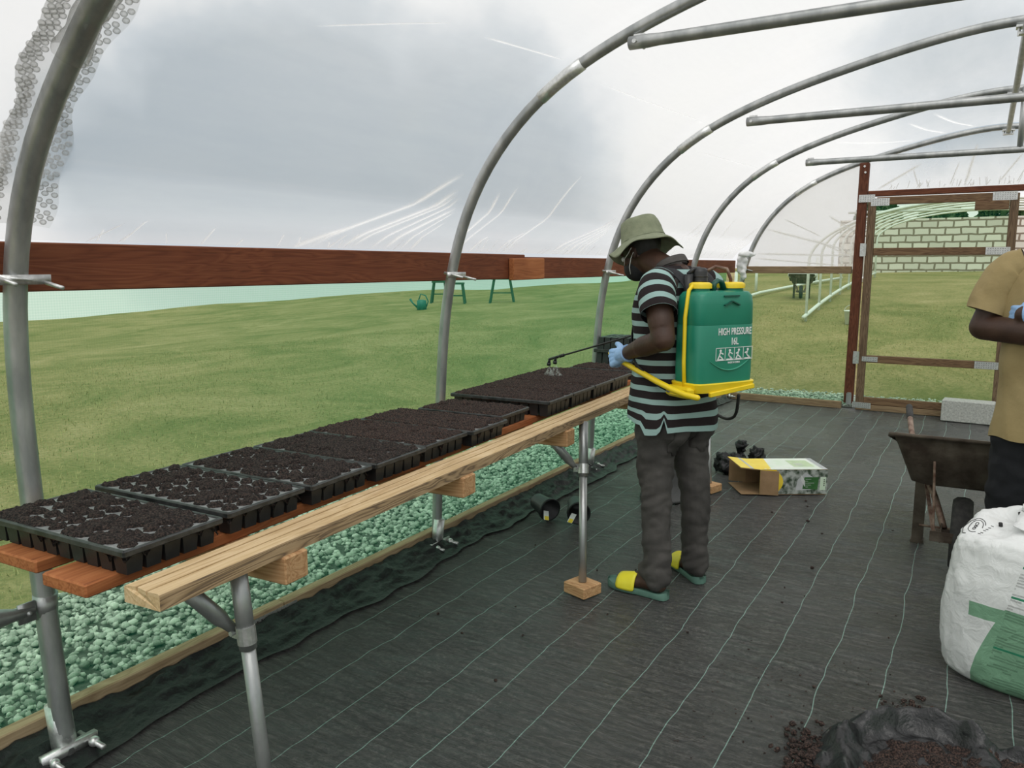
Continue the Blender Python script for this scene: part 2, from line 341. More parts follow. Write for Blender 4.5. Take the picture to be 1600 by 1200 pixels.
# ------------------------------------------------------------------ mesh helpers
V3 = lambda p: np.array(p, float)
def unit(v):
    v = V3(v); n = np.linalg.norm(v); return v / n if n > 1e-9 else v
def frame(d, up=(0, 0, 1)):
    d = unit(d); u = V3(up)
    if abs(d @ unit(u)) > .98: u = V3((1, 0, 0)) if abs(d[0]) < .9 else V3((0, 1, 0))
    s = unit(np.cross(d, u)); return d, s, unit(np.cross(s, d))
class MB:
    def __init__(s): s.v = []; s.f = []; s.m = []; s.uv = {}; s.n = 0
    def add(s, verts, faces, mi=0, uv=None):
        b = s.n; verts = [tuple(map(float, p)) for p in verts]; s.v += verts; s.n += len(verts)
        for k, f in enumerate(faces):
            if uv is not None: s.uv[len(s.f)] = [uv[i] for i in f]
            s.f.append(tuple(i + b for i in f)); s.m.append(mi)
        return s
    def box(s, c, size, rot=None, mi=0, taper=1.0, bev=0):
        hx, hy, hz = [k / 2 for k in size]; c = V3(c)
        if bev:
            b = min(bev, hx * .9, hy * .9, hz * .9); vs = []
            for sz in (-1, 1):
                for (ix, iy, iz) in ((b, 0, b), (b, b, 0)) if False else ((0, 0, b), (b, b, 0)):
                    pass
            # eight-sided rounded block: rings of an octagon at four heights
            fs = []; rings = []
            for z, ins in ((-hz, b), (-hz + b, 0), (hz - b, 0), (hz, b)):
                x, y = hx - ins, hy - ins; k = b
                rings.append([(-x + k, -y, z), (x - k, -y, z), (x, -y + k, z), (x, y - k, z), (x - k, y, z), (-x + k, y, z), (-x, y - k, z), (-x, -y + k, z)])
            for r in rings: vs += r
            for i in range(3):
                for j in range(8):
                    a, q = i * 8 + j, i * 8 + (j + 1) % 8; fs.append((a, q, q + 8, a + 8))
            fs.append(tuple(range(7, -1, -1))); fs.append(tuple(range(24, 32)))
        else:
            vs = [(-hx, -hy, -hz), (hx, -hy, -hz), (hx, hy, -hz), (-hx, hy, -hz)] + [(x * taper, y * taper, hz) for x, y in ((-hx, -hy), (hx, -hy), (hx, hy), (-hx, hy))]
            fs = [(3, 2, 1, 0), (4, 5, 6, 7), (0, 1, 5, 4), (1, 2, 6, 5), (2, 3, 7, 6), (3, 0, 4, 7)]
        A = np.array(vs)
        if rot is not None: A = A @ np.array(rot).T
        return s.add(A + c, fs, mi)
    def bar(s, p0, p1, w, h, up=(0, 0, 1), mi=0, bev=0):
        d, sd, u = frame(V3(p1) - V3(p0), up); ln = np.linalg.norm(V3(p1) - V3(p0))
        M = np.column_stack([sd, d, u]); return s.box((V3(p0) + V3(p1)) / 2, (w, ln, h), M, mi, bev=bev)
    def tube(s, path, r, n=12, mi=0, caps=True, round_caps=False, flat=None, up=(0, 0, 1)):
        P = [V3(p) for p in path]; k = len(P); rs = [r] * k if isinstance(r, (int, float)) else list(r)
        if round_caps:
            d0 = unit(P[0] - P[1]); d1 = unit(P[-1] - P[-2]); a, b = [], []
            for t in (R(85), R(60), R(30)):
                a.append((P[0] + d0 * rs[0] * math.sin(t), rs[0] * math.cos(t)))
            for t in (R(30), R(60), R(85)):
                b.append((P[-1] + d1 * rs[-1] * math.sin(t), rs[-1] * math.cos(t)))
            P = [x[0] for x in a] + P + [x[0] for x in b]; rs = [x[1] for x in a] + rs + [x[1] for x in b]; k = len(P)
        vs = []; prev = None; ln = 0; uvs = []
        for i in range(k):
            d = P[min(i + 1, k - 1)] - P[max(i - 1, 0)]
            d = unit(d)
            if prev is None: _, sd, u = frame(d, up)
            else:
                u = unit(prev - d * (prev @ d)); sd = np.cross(d, u)
            prev = u
            if i: ln += np.linalg.norm(P[i] - P[i - 1])
            fx, fy = (1, 1) if flat is None else flat
            for j in range(n):
                t = 2 * math.pi * j / n
                vs.append(P[i] + sd * math.cos(t) * rs[i] * fx + u * math.sin(t) * rs[i] * fy); uvs.append((j / n, ln))
        fs = []
        for i in range(k - 1):
            for j in range(n):
                a, q = i * n + j, i * n + (j + 1) % n; fs.append((a, q, q + n, a + n))
        if caps: fs.append(tuple(range(n - 1, -1, -1))); fs.append(tuple(range((k - 1) * n, k * n)))
        return s.add(vs, fs, mi, uvs)
    def ball(s, c, r, sc=(1, 1, 1), nu=14, nv=9, rot=None, mi=0):
        vs = []; fs = []
        for i in range(nv + 1):
            t = math.pi * i / nv
            for j in range(nu):
                p = 2 * math.pi * j / nu; vs.append((math.sin(t) * math.cos(p) * r * sc[0], math.sin(t) * math.sin(p) * r * sc[1], math.cos(t) * r * sc[2]))
        for i in range(nv):
            for j in range(nu):
                a, q = i * nu + j, i * nu + (j + 1) % nu; fs.append((a, a + nu, q + nu, q))
        A = np.array(vs)
        if rot is not None: A = A @ np.array(rot).T
        return s.add(A + V3(c), fs, mi)
    def lathe(s, prof, c=(0, 0, 0), n=28, axis=None, mi=0, wob=None, caps=False):
        vs = []; fs = []
        for i, (r, z) in enumerate(prof):
            for j in range(n):
                t = 2 * math.pi * j / n; rr, zz = (r, z) if wob is None else wob(i, t, r, z)
                vs.append((rr * math.cos(t), rr * math.sin(t), zz))
        for i in range(len(prof) - 1):
            for j in range(n):
                a, q = i * n + j, i * n + (j + 1) % n; fs.append((a, q, q + n, a + n))
        if caps: fs.append(tuple(range(n - 1, -1, -1))); fs.append(tuple(range((len(prof) - 1) * n, len(prof) * n)))
        A = np.array(vs)
        if axis is not None:
            d, sd, u = frame(axis); A = A @ np.column_stack([sd, u, d]).T
        return s.add(A + V3(c), fs, mi)
    def grid(s, pts, nu, nv, mi=0, uv=None):
        fs = [(i * nv + j, (i + 1) * nv + j, (i + 1) * nv + j + 1, i * nv + j + 1) for i in range(nu - 1) for j in range(nv - 1)]
        return s.add(pts, fs, mi, uv)
    def loft(s, rings, caps=(True, True), mi=0, uv=None):
        n = len(rings[0]); vs = [p for r in rings for p in r]; fs = []
        for i in range(len(rings) - 1):
            for j in range(n):
                a, q = i * n + j, i * n + (j + 1) % n; fs.append((a, q, q + n, a + n))
        if caps[0]: fs.append(tuple(range(n - 1, -1, -1)))
        if caps[1]: fs.append(tuple(range((len(rings) - 1) * n, len(rings) * n)))
        return s.add(vs, fs, mi, uv)
    def build(s, name, mats, parent=None, smooth=False, loc=None, remesh=None, displace=None, solid=None, sub=0):
        me = bpy.data.meshes.new(name); me.from_pydata(s.v, [], s.f)
        mats = [mats] if isinstance(mats, str) else mats
        for k in mats: me.materials.append(MATS[k])
        me.polygons.foreach_set('material_index', s.m)
        if s.uv:
            ul = me.uv_layers.new(name='UVMap')
            for fi, us in s.uv.items():
                p = me.polygons[fi]
                for li, q in zip(p.loop_indices, us): ul.data[li].uv = q
        me.update()
        o = bpy.data.objects.new(name, me); COL.objects.link(o)
        if remesh or solid or sub:
            if remesh:
                md = o.modifiers.new('r', 'REMESH'); md.mode = 'VOXEL'; md.voxel_size = remesh[0]; md.use_smooth_shade = True
                sm = o.modifiers.new('s', 'SMOOTH'); sm.factor = .5; sm.iterations = remesh[1]
            if sub:
                sb = o.modifiers.new('u', 'SUBSURF'); sb.levels = sub; sb.render_levels = sub
            if solid:
                so = o.modifiers.new('t', 'SOLIDIFY'); so.thickness = solid; so.offset = 0
            dg = bpy.context.evaluated_depsgraph_get(); nm = bpy.data.meshes.new_from_object(o.evaluated_get(dg))
            o.modifiers.clear(); o.data = nm; bpy.data.meshes.remove(me); nm.name = name; me = nm
            if not me.materials:
                for k in mats: me.materials.append(MATS[k])
        if displace:
            n = len(me.vertices); co = np.empty(n * 3); me.vertices.foreach_get('co', co); no = np.empty(n * 3); me.vertices.foreach_get('normal', no)
            co = co.reshape(-1, 3); no = no.reshape(-1, 3); h = np.array([displace(p) for p in co]); me.vertices.foreach_set('co', (co + no * h[:, None]).ravel()); me.update()
        if smooth: me.polygons.foreach_set('use_smooth', [True] * len(me.polygons))
        if loc is not None: o.location = loc
        if parent is not None: o.parent = parent
        return o
def smooth_by_angle(o, deg=35):
    try: o.data.set_sharp_from_angle(angle=R(deg))
    except Exception: pass
    return o
def tag(o, label=None, cat=None, group=None, kind=None):
    if label: o['label'] = label
    if cat: o['category'] = cat
    if group: o['group'] = group
    if kind: o['kind'] = kind
    return o
def thing(name, label, cat, loc=(0, 0, 0), rz=0, group=None):
    o = bpy.data.objects.new(name, None); COL.objects.link(o); o.empty_display_size = .1
    o.location = loc; o.rotation_euler = (0, 0, rz); return tag(o, label, cat, group)
def dup(root, loc=None, rz=None, label=None):
    def cp(o, par):
        c = o.copy(); COL.objects.link(c); c.parent = par
        for ch in list(o.children): cp(ch, c)
        return c
    r = cp(root, None)
    if loc is not None: r.location = loc
    if rz is not None: r.rotation_euler = (0, 0, rz)
    if label: r['label'] = label
    return r
def text_mesh(name, body, size, matname, parent, M, sx=1, align='CENTER'):
    cu = bpy.data.curves.new(name, 'FONT'); cu.body = body; cu.size = size; cu.align_x = align; cu.align_y = 'CENTER'; cu.extrude = .0006; cu.offset = size * .018
    t = bpy.data.objects.new(name, cu); COL.objects.link(t)
    dg = bpy.context.evaluated_depsgraph_get(); me = bpy.data.meshes.new_from_object(t.evaluated_get(dg)); bpy.data.objects.remove(t)
    me.materials.clear(); me.materials.append(MATS[matname])
    me.transform(M @ Matrix.Diagonal((sx, 1, 1, 1)))
    o = bpy.data.objects.new(name, me); COL.objects.link(o); o.parent = parent; return o
from mathutils.bvhtree import BVHTree
def on_mesh(o, p, d):
    dg = bpy.context.evaluated_depsgraph_get(); bv = BVHTree.FromObject(o, dg); h = bv.ray_cast(Vector(p), Vector(d)); return None if h[0] is None else (V3(h[0]), V3(h[1]))
def pn(p, s, seed=0): return mnoise.noise(Vector((p[0] * s + seed, p[1] * s - seed * .7, p[2] * s + seed * .3)))
rnd = random.Random(4)

# ------------------------------------------------------------------ the setting
AZ = [-95, -62, -50, -46, -36, -28, -13, 0, 60, 120]; ZC = [-.3, -.26, .12, .26, .62, .78, 1.3, 1.4, 1.2, 0]
def ground_z(x, y):
    r = math.hypot(x, y); a = math.degrees(math.atan2(x, y)); zc = float(np.interp(a, AZ, ZC))
    if r < 9.8: return -.03
    z = zc * (1 - math.exp(-(r - 9.8) / 6)) * 1.03 - .03
    if r > 22: z += .16 * mnoise.noise(Vector((x * .28, y * .28, 0))) * min(1, (r - 22) / 4)
    if r > 31 and a < -20: z -= .16 * (r - 31) * min(1, (-a - 20) / 8)
    return z
def ground():
    b = MB(); xs = np.arange(-62, 46, .9); ys = np.arange(-12, 62, .9)
    b.grid([(x, y, ground_z(x, y)) for x in xs for y in ys], len(xs), len(ys))
    tag(b.build('ground', 'dry_grass', smooth=True), 'dry yellow green grass field outside the tunnel', kind='structure')
    b = MB(); xs = np.linspace(-2.43, 2.62, 190); ys = np.linspace(-1.6, 8.98, 300); pts = []
    for x in xs:
        for y in ys:
            z = .005 * mnoise.noise(Vector((x * 3, y * 7, 1))) + .0045 * mnoise.noise(Vector((x * 8, y * 22, 4)))
            pts.append((x, y, z - .006))
    b.grid(pts, len(xs), len(ys))
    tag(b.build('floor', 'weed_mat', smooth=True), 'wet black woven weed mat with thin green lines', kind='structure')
ground()

# arch profile of the tunnel: x, z from the left foot to the crown; the crown is at x = .1
PROF = [(-2.41, 0), (-2.395, .4), (-2.375, .76), (-2.345, 1.2), (-2.30, 1.45), (-2.235, 1.68), (-2.13, 1.90), (-1.95, 2.13), (-1.70, 2.325), (-1.42, 2.455), (-1.08, 2.57), (-.6, 2.69), (-.26, 2.76), (.1, 2.80)]
PROF0 = [(-2.325, 0.0), (-2.345, .25), (-2.372, .56), (-2.402, 1.1), (-2.385, 1.43), (-2.318, 1.65), (-2.185, 1.86), (-2.012, 2.025), (-1.892, 2.128), (-1.66, 2.30), (-1.40, 2.43), (-1.08, 2.55), (-.6, 2.68), (-.26, 2.75), (.1, 2.80)]
def smooth_path(pts, n):
    P = np.array(pts, float); d = np.r_[0, np.cumsum(np.linalg.norm(np.diff(P, axis=0), axis=1))]
    T = np.linspace(0, d[-1], n); out = np.array([np.interp(T, d, P[:, k]) for k in range(P.shape[1])]).T
    for _ in range(6): out[1:-1] = .25 * out[:-2] + .5 * out[1:-1] + .25 * out[2:]
    return out
def mirrored(prof): return prof + [(.2 - x, z) for x, z in prof[-2::-1]]
HOOP_Y = [1.22, 3.27, 5.18, 7.10, 8.95]
HOOP_X = smooth_path(mirrored(PROF), 90)
def outset(path, d):
    t = np.gradient(path, axis=0); t /= np.linalg.norm(t, axis=1)[:, None]; return path + np.column_stack([-t[:, 1], t[:, 0]]) * d

SKIN = outset(HOOP_X, .045)
i0 = int(np.argmin(abs(SKIN[:45, 1] - 1.6)))
SKIN = SKIN[i0:len(SKIN) - i0]
SKIN[0] = (-2.445, 1.575); SKIN[1] = (-2.40, 1.64); SKIN[-1] = (2.645, 1.575); SKIN[-2] = (2.60, 1.64)
SK_D = np.r_[0, np.cumsum(np.linalg.norm(np.diff(SKIN, axis=0), axis=1))]
def skin_at(y, s):                                    # a point of the polythene skin; s = metres up from the left rail
    x, z = np.interp(s, SK_D, SKIN[:, 0]), np.interp(s, SK_D, SKIN[:, 1])
    k = np.interp(y, [-2.3, -.7] + HOOP_Y, range(7)) % 1
    sag = .035 * math.sin(math.pi * k) ** 2 * math.sin(math.pi * min(1, s / SK_D[-1]))
    c = np.array([.1 - x, 1.2 - z]); c /= np.linalg.norm(c) + 1e-9
    return np.array([x + c[0] * sag, y, z + c[1] * sag])
def skin():
    b = MB(); ys = np.linspace(-2.3, 9.0, 230); ss = np.linspace(0, SK_D[-1], 220)
    b.grid([skin_at(y, s) for y in ys for s in ss], len(ys), len(ss))
    ceil = tag(b.build('ceiling', 'polythene', smooth=True), 'clear polythene skin stretched over the steel hoops', kind='structure')
    # gathered folds in the film, fanning out from the hoops to the rail
    cr = MB()
    def fold(p0, p1, w, off=.016):
        n = 14; pts = []; uv = []
        for i in range(n):
            t = i / (n - 1); y = p0[0] + (p1[0] - p0[0]) * t; s = p0[1] + (p1[1] - p0[1]) * t
            dy, ds = unit((p1[0] - p0[0], p1[1] - p0[1])); wy, ws = -ds, dy
            for j, k in enumerate((-1, -.5, 0, .5, 1)):
                q = skin_at(y + wy * k * w, max(.0, s + ws * k * w)); c = unit((.1 - q[0], 0, 1.2 - q[2]))
                pts.append(q + c * (off + .004 * (1 - abs(k)))); uv.append((.5 + .5 * k, t))
        cr.grid(pts, n, 5, 0, uv)
    for a in [(2.42, .0, 3.15, .48, .012), (2.60, .0, 3.17, .40, .012), (2.66, .0, 3.17, .37, .009), (2.80, .0, 3.2, .36, .009), (2.9, .0, 3.2, .30, .013), (3.02, .0, 3.22, .28, .007), (2.33, 0, 2.62, .12, .012), (3.1, .0, 3.22, .2, .006),
              (3.45, 0, 3.52, .42, .012), (3.52, 0, 3.66, .46, .009), (3.62, 0, 3.72, .12, .007), (3.9, 0, 4.05, .18, .006), (4.0, .0, 4.25, .6, .01),
              (4.55, 0, 5.08, .36, .011), (4.66, 0, 5.1, .33, .009), (4.78, 0, 5.1, .30, .012), (4.88, 0, 5.12, .28, .008), (4.96, 0, 5.12, .24, .012), (5.03, 0, 5.13, .2, .007),
              (6.3, 0, 6.98, .45, .014), (6.6, 0, 7.0, .35, .012), (6.85, 0, 7.02, .3, .012), (7.5, .0, 7.8, .5, .015), (8.1, .1, 8.85, .45, .018), (8.3, .02, 8.86, .3, .016), (8.5, 0, 8.86, .22, .014),
              (2.6, 1.10, 3.20, 1.16, .004), (3.6, 1.13, 5.1, 1.2, .004), (5.5, .98, 7.0, 1.05, .005), (1.9, .9, 2.4, 1.1, .003), (6.0, 1.8, 6.95, 2.1, .012), (7.4, 1.6, 8.8, 2.2, .014), (7.5, 2.4, 8.85, 2.7, .012), (7.6, 2.2, 8.85, 2.45, .012)]:
        fold((a[0], a[1]), (a[2], a[3]), a[4] * 2.0)
    rr = random.Random(7)
    for k in range(46):                                 # tiny puckers where the film is stapled to the rail
        y = rr.uniform(1.3, 8.7); fold((y, 0), (y + rr.uniform(-.03, .12), rr.uniform(.03, .12)), rr.uniform(.003, .008))
    cr.build('fold', 'creased_polythene', ceil, smooth=True)
skin()

def net(name, corners, label, nu=30, nv=8, wave=.012):
    b = MB(); A, B_, C_, D = map(V3, corners); pts = []; uv = []; nrm = unit(np.cross(B_ - A, D - A))
    lu, lv = np.linalg.norm(B_ - A), np.linalg.norm(D - A)
    for i in range(nu):
        for j in range(nv):
            s, t = i / (nu - 1), j / (nv - 1); p = (A * (1 - s) + B_ * s) * (1 - t) + (D * (1 - s) + C_ * s) * t
            pts.append(p + nrm * wave * mnoise.noise(Vector((s * lu * 1.3, t * 2, 3))) * 2); uv.append((s * lu, t * lv))
    b.grid(pts, nu, nv, 0, uv); return tag(b.build(name, 'green_net', smooth=True), label, kind='structure')
net('wall_left', [(-2.50, -2, .02), (-2.50, 8.95, .02), (-2.48, 8.95, 1.5), (-2.48, -2, 1.5)], 'fine green shade net along the left side', 80, 10)
net('wall_right', [(2.70, -2, .02), (2.70, 8.95, .02), (2.68, 8.95, 1.5), (2.68, -2, 1.5)], 'fine green shade net along the right side', 40, 8)

def end_wall():
    y = 8.97
    a = net('wall_back', [(-2.42, y, .03), (-1.14, y, .03), (-1.14, y, 1.46), (-2.40, y, 1.46)], 'green net in the end bay beside the door', 14, 10)
    c = net('wall_end_right', [(1.35, y, .03), (2.6, y, .03), (2.6, y, 1.46), (1.35, y, 1.46)], 'green net in the end bay right of the door', 14, 10)
    arch = outset(HOOP_X, .04)
    top = lambda x: float(np.interp(x, arch[:, 0], arch[:, 1]))
    def sheet(x0, x1, z0, name, label, film='hazy_polythene'):
        b = MB(); n, mm = 30, 14; pts = []
        for i in range(n):
            x = x0 + (x1 - x0) * i / (n - 1)
            for j in range(mm):
                zt = max(z0 + .001, top(x)); z = z0 + (zt - z0) * j / (mm - 1)
                pts.append((x, 8.99 + .02 * mnoise.noise(Vector((x * 2, z * 2, 7))), z))
        b.grid(pts, n, mm); return tag(b.build(name, film, smooth=True), label, kind='structure')
    s1 = sheet(-2.36, -1.12, 1.46, 'wall_back_film', 'clear polythene above the rail in the left end bay')
    s2 = sheet(-1.12, 1.34, 2.19, 'wall_back_gable', 'clear polythene gable above the door header', 'polythene')
    sheet(1.34, 2.56, 1.46, 'wall_back_film_right', 'clear polythene above the rail in the right end bay')
    b = MB()
    def fold(p, q, w):
        p, q = V3((p[0], 0, p[1])), V3((q[0], 0, q[1])); d = unit(q - p); n = np.array([-d[2], 0, d[0]]); pts = []; uv = []
        for i in range(8):
            for k in (-1, 0, 1):
                t = i / 7; c = p + (q - p) * t + n * k * w; pts.append((c[0], 8.955 - (.012 if k == 0 else 0), c[2])); uv.append((.5 + .5 * k, t))
        b.grid(pts, 8, 3, 0, uv)
    for f in [((-2.1, 1.90), (-1.17, 1.64), .022), ((-2.2, 1.63), (-1.17, 1.60), .02), ((-1.45, 2.02), (-1.17, 1.84), .02), ((-1.6, 1.78), (-1.17, 1.58), .018), ((-2.2, 1.58), (-1.3, 1.50), .016), ((-1.9, 2.0), (-1.5, 1.8), .014)]: fold(*f)
    b.build('fold', 'creased_polythene', s1, smooth=True)
    b = MB()
    for f in [((-.22, 2.27), (-.14, 2.66), .022), ((.05, 2.27), (.24, 2.55), .015), ((-.35, 2.27), (-.28, 2.5), .012), ((-1.0, 2.26), (-.6, 2.5), .02), ((-.62, 2.27), (-.68, 2.45), .012), ((.2, 2.27), (.26, 2.4), .01)]: fold(*f)
    rr = random.Random(3)
    for k in range(40):
        x = rr.uniform(-.9, .3); fold((x, 2.26), (x + rr.uniform(-.02, .04), 2.26 + rr.uniform(.03, .09)), .006)
    b.build('fold', 'creased_polythene', s2, smooth=True)
end_wall()

# ------------------------------------------------------------------ steel hoops, ties and the ridge pipe
def hoop(i, y, label):
    t = thing('tunnel_hoop', label, 'hoop', (0, y, 0), 0, 'steel hoops of the tunnel')
    prof = PROF0 if i == 0 else PROF
    path = smooth_path(mirrored(prof), 110); r = .031 if i == 0 else .026
    b = MB(); b.tube([(x, 0, z) for x, z in path], r, 18); b.build('pipe', 'galvanised', t, smooth=True)
    def at_z(z): k = int(np.argmin(abs(path[:45, 1] - z))); return path[k]
    for j in (30, 79):                                   # the sleeves where two pipes join
        b = MB(); b.tube([(path[q][0], 0, path[q][1]) for q in range(j, j + 4)], r * 1.13, 16); b.build('sleeve', 'bright_zinc', t, smooth=True)
    b = MB(); x, z = at_z(1.475)                         # U-bolt to the rail
    b.tube([(x - .02, -r - .006, z + .012), (x + r, -r * .9 - .006, z + .006), (x + r + .006, 0, z + .004), (x + r, r * .9 + .006, z), (x - .02, r + .006, z - .004)], .0065, 8)
    b.tube([(x + .012, -r - .03, z + .012), (x + .10, -r - .02, z - .01)], .006, 8); b.tube([(x + .012, r + .03, z - .002), (x + .10, r + .045, z - .022)], .006, 8)
    b.box((x + .03, 0, z + .002), (.012, r * 2 + .10, .028))
    b.build('rail_clamp', 'bright_zinc', t, smooth=True)
    b = MB(); x, z = path[0]                             # foot socket with its bolts
    b.tube([(path[0][0], 0, .0), (path[6][0] if i else path[4][0], 0, .17)], r * 1.16, 18)
    b.box((x + .02, 0, .03), (.02, r * 2 + .11, .04)); b.tube([(x - .03, -r - .03, .03), (x + .09, -r - .03, .025)], .008, 8); b.tube([(x - .03, r + .03, .035), (x + .10, r + .03, .03)], .009, 8)
    b.ball((x + .05, r + .03, .033), .017); b.ball((x + .05, -r - .03, .028), .015)
    b.build('foot_clamp', 'bright_zinc', t, smooth=True)
    if i == 0:
        b = MB(); x, z = at_z(.5)
        b.tube([(x - .006, 0, z - .035), (x + .004, 0, z + .035)], r * 1.12, 18)
        b.box((x + .012, -r - .03, z), (.008, .05, .06)); b.tube([(x - .01, -r - .03, z), (x + .035, -r - .03, z)], .007, 8)
        b.build('pipe_clip', 'galvanised', t, smooth=True)
        b = MB(); b.tube([(x + .01, -.04, z), (x + .01, -.09, z + .004), (x + .01, -.15, z + .012), (x, -.9, z + .19)], [.012, .018, .030, .030], 14, flat=(1, 1))
        b.build('side_brace', 'galvanised', t, smooth=True)
    return t
HL = ['thick steel hoop nearest the camera with bubble wrap along it', 'steel hoop rising behind the middle of the long bench', 'steel hoop rising behind the man in the sun hat', 'thin steel hoop just right of the man in the sun hat', 'farthest steel hoop, in the end wall by the door post']
for i, y in enumerate(HOOP_Y): hoop(i, y, HL[i])

def tie(y, z, label, king):
    t = thing('cross_tie', label, 'pipe', (0, y - .05, 0), 0, 'horizontal tie pipes under the hoops')
    x0 = -1.31; b = MB(); b.tube([(x0 - .03, 0, z), (x0 + .05, 0, z), (x0 + .1, 0, z), (.2 - x0 - .1, 0, z), (.2 - x0 - .05, 0, z), (.23 - x0, 0, z)], [.027, .027, .024, .024, .027, .027], 14)
    b.build('pipe', 'galvanised', t, smooth=True)
    for s in (0, 1):
        xx = x0 if not s else .2 - x0; b = MB(); b.tube([(xx, -.03, z), (xx, .085, z)], .009, 8); b.box((xx, .03, z + .012), (.05, .006, .06)); b.build('end_bolt', 'bright_zinc', t)
    if king:
        b = MB(); b.tube([(.16, 0, z), (.16, .02, 2.79)], .02, 12); b.build('king_post', 'galvanised', t, smooth=True)
tie(3.27, 2.415, 'thickest horizontal tie pipe, crossing the upper right corner', False)
tie(5.18, 2.385, 'middle horizontal tie pipe below the ridge', True)
tie(7.10, 2.345, 'farthest horizontal tie pipe, above the door post', True)
rt = thing('ridge_pipe', 'steel ridge pipe running along the tunnel crown', 'pipe', (0, 0, 0))
b = MB(); b.tube([(.1, -2, 2.745), (.1, 9.0, 2.745)], .021, 14); b.build('pipe', 'galvanised', rt, smooth=True)
for y in HOOP_Y:
    b = MB(); b.box((.1, y, 2.755), (.10, .07, .012)); b.box((.1, y, 2.72), (.07, .05, .012)); b.tube([(.065, y, 2.71), (.065, y, 2.80)], .008, 8); b.tube([(.135, y, 2.71), (.135, y, 2.80)], .008, 8); b.build('ridge_bracket', 'bright_zinc', rt)

# bubble wrap taped along the nearest hoop
def bubble_wrap():
    path = smooth_path([(x, z) for x, z in PROF0], 110); path = np.array([[np.interp(t, range(110), path[:, k]) for k in (0, 1)] for t in np.linspace(0, 109, 640)]); keep = [p for p in path if 1.60 < p[1] < 2.62]; keep = np.array(keep); nrm = np.gradient(keep, axis=0); nrm /= np.linalg.norm(nrm, axis=1)[:, None]
    nrm = np.column_stack([nrm[:, 1], -nrm[:, 0]])       # towards the inside of the tunnel
    o = thing('bubble_wrap', 'strip of clear bubble wrap hanging along the nearest hoop', 'bubble wrap', (0, HOOP_Y[0], 0))
    n = len(keep); b = MB(); pts = []; m = 21
    def cross(i, a):                                    # a runs from -1 to 1 across the strip
        w = 1 + .16 * math.sin(i * .075 + (0 if a > 0 else 2)) + .10 * math.sin(i * .21); d = -(.036 + .003 * math.sin(i * .15 + a * 5))
        if abs(a) > .4: d += (abs(a) - .4) * .05
        return (keep[i][0] + nrm[i][0] * d, a * .090 * w, keep[i][1] + nrm[i][1] * d)
    for i in range(n):
        for j in range(m): pts.append(cross(i, (j / (m - 1) - .5) * 2))
    b.grid(pts, n, m); b.build('film', 'bubble_film', o, smooth=True)
    b = MB(); L = np.r_[0, np.cumsum(np.linalg.norm(np.diff(keep, axis=0), axis=1))]; k = 0; s = .008
    while s < L[-1] - .01:
        i = min(max(int(np.searchsorted(L, s)), 1), n - 1)
        for a in (.46, .68, .90) if k % 2 else (.36, .57, .79):
            for q in (-1, 1): b.ball(cross(i, a * q), .0098, (1, 1, .8), 8, 5)
        s += .0165; k += 1
    tag(b.build('bubbles', 'bubble_film', o, smooth=True), kind='stuff')
    # the upper end is wound right round the pipe
    b = MB(); ii = [i for i in range(n) if keep[i][1] > 2.02]
    b.tube([(keep[i][0], 0, keep[i][1]) for i in ii], [.041 + .005 * math.sin(i * .19) for i in ii], 16, caps=False)
    b.build('wound_end', 'bubble_film', o, smooth=True, displace=lambda p: .006 * pn(p, 30))
bubble_wrap()

# ------------------------------------------------------------------ timber rails and boards
def board(name, label, cat, p0, p1, w, h, m, group=None, up=(0, 0, 1), parent=None, bev=.004):
    p0, p1 = V3(p0), V3(p1); mid = (p0 + p1) / 2
    b = MB(); b.bar(p0 - mid, p1 - mid, w, h, up, bev=bev); o = b.build(name, m, parent, loc=mid)
    if label: tag(o, label, cat, group)
    return o
def nail_plate(p, wx, wz, nrm, parent, name='nail_plate'):
    b = MB(); d, sd, u = frame(nrm); M = np.column_stack([sd, d, u]); b.box((0, 0, 0), (wx, .003, wz), M)
    nx, nz = max(2, int(wx / .022)), max(2, int(wz / .018)); h = MB()
    for i in range(nx):
        for j in range(nz):
            q = sd * ((i + .5) / nx - .5) * wx * .9 + u * ((j + .5) / nz - .5) * wz * .9
            h.tube([q - d * .001, q + d * .0028], .0033, 6)
    o = b.build(name, 'bright_zinc', parent, loc=p); h.build('nails', 'black_plastic', o); return o
r1 = board('side_rail', 'long reddish brown timber rail on the left, nearest length', 'rail', (-2.432, -1.2, 1.498), (-2.432, 4.22, 1.494), .042, .145, 'stained_beam', 'red brown side rails')
r2 = board('side_rail', 'reddish brown timber rail behind the man, beyond the splice', 'rail', (-2.432, 4.225, 1.485), (-2.432, 9.0, 1.49), .042, .135, 'stained_beam', 'red brown side rails')
board('side_rail', 'reddish brown timber rail on the right side', 'rail', (2.632, -1.2, 1.495), (2.632, 9.0, 1.495), .042, .145, 'stained_beam', 'red brown side rails')
board('splice_block', 'short orange brown block joining two rails, left of the man', 'block', (-2.39, 4.02, 1.478), (-2.39, 4.40, 1.482), .036, .128, 'orange_board')
b1 = board('base_board', 'weathered base board nearest the camera along the gravel', 'board', (-2.462, -.4, .045), (-2.462, 2.22, .045), .05, .105, 'sleeper', 'base boards along the left wall')
nail_plate(V3((-2.436, 2.22, .048)) - np.array(b1.location) * 0, .24, .07, (1, 0, 0), None).name = 'joint_plate'
jp = bpy.data.objects['joint_plate']; jp.parent = b1; jp.location = (.027, 1.26, .0)
board('base_board', 'weathered base board under the middle of the bench', 'board', (-2.462, 2.225, .045), (-2.455, 5.25, .043), .05, .10, 'sleeper', 'base boards along the left wall')
board('base_board', 'pale base board behind the man by the left wall', 'board', (-2.455, 5.255, .04), (-2.44, 8.93, .04), .05, .095, 'sleeper', 'base boards along the left wall')
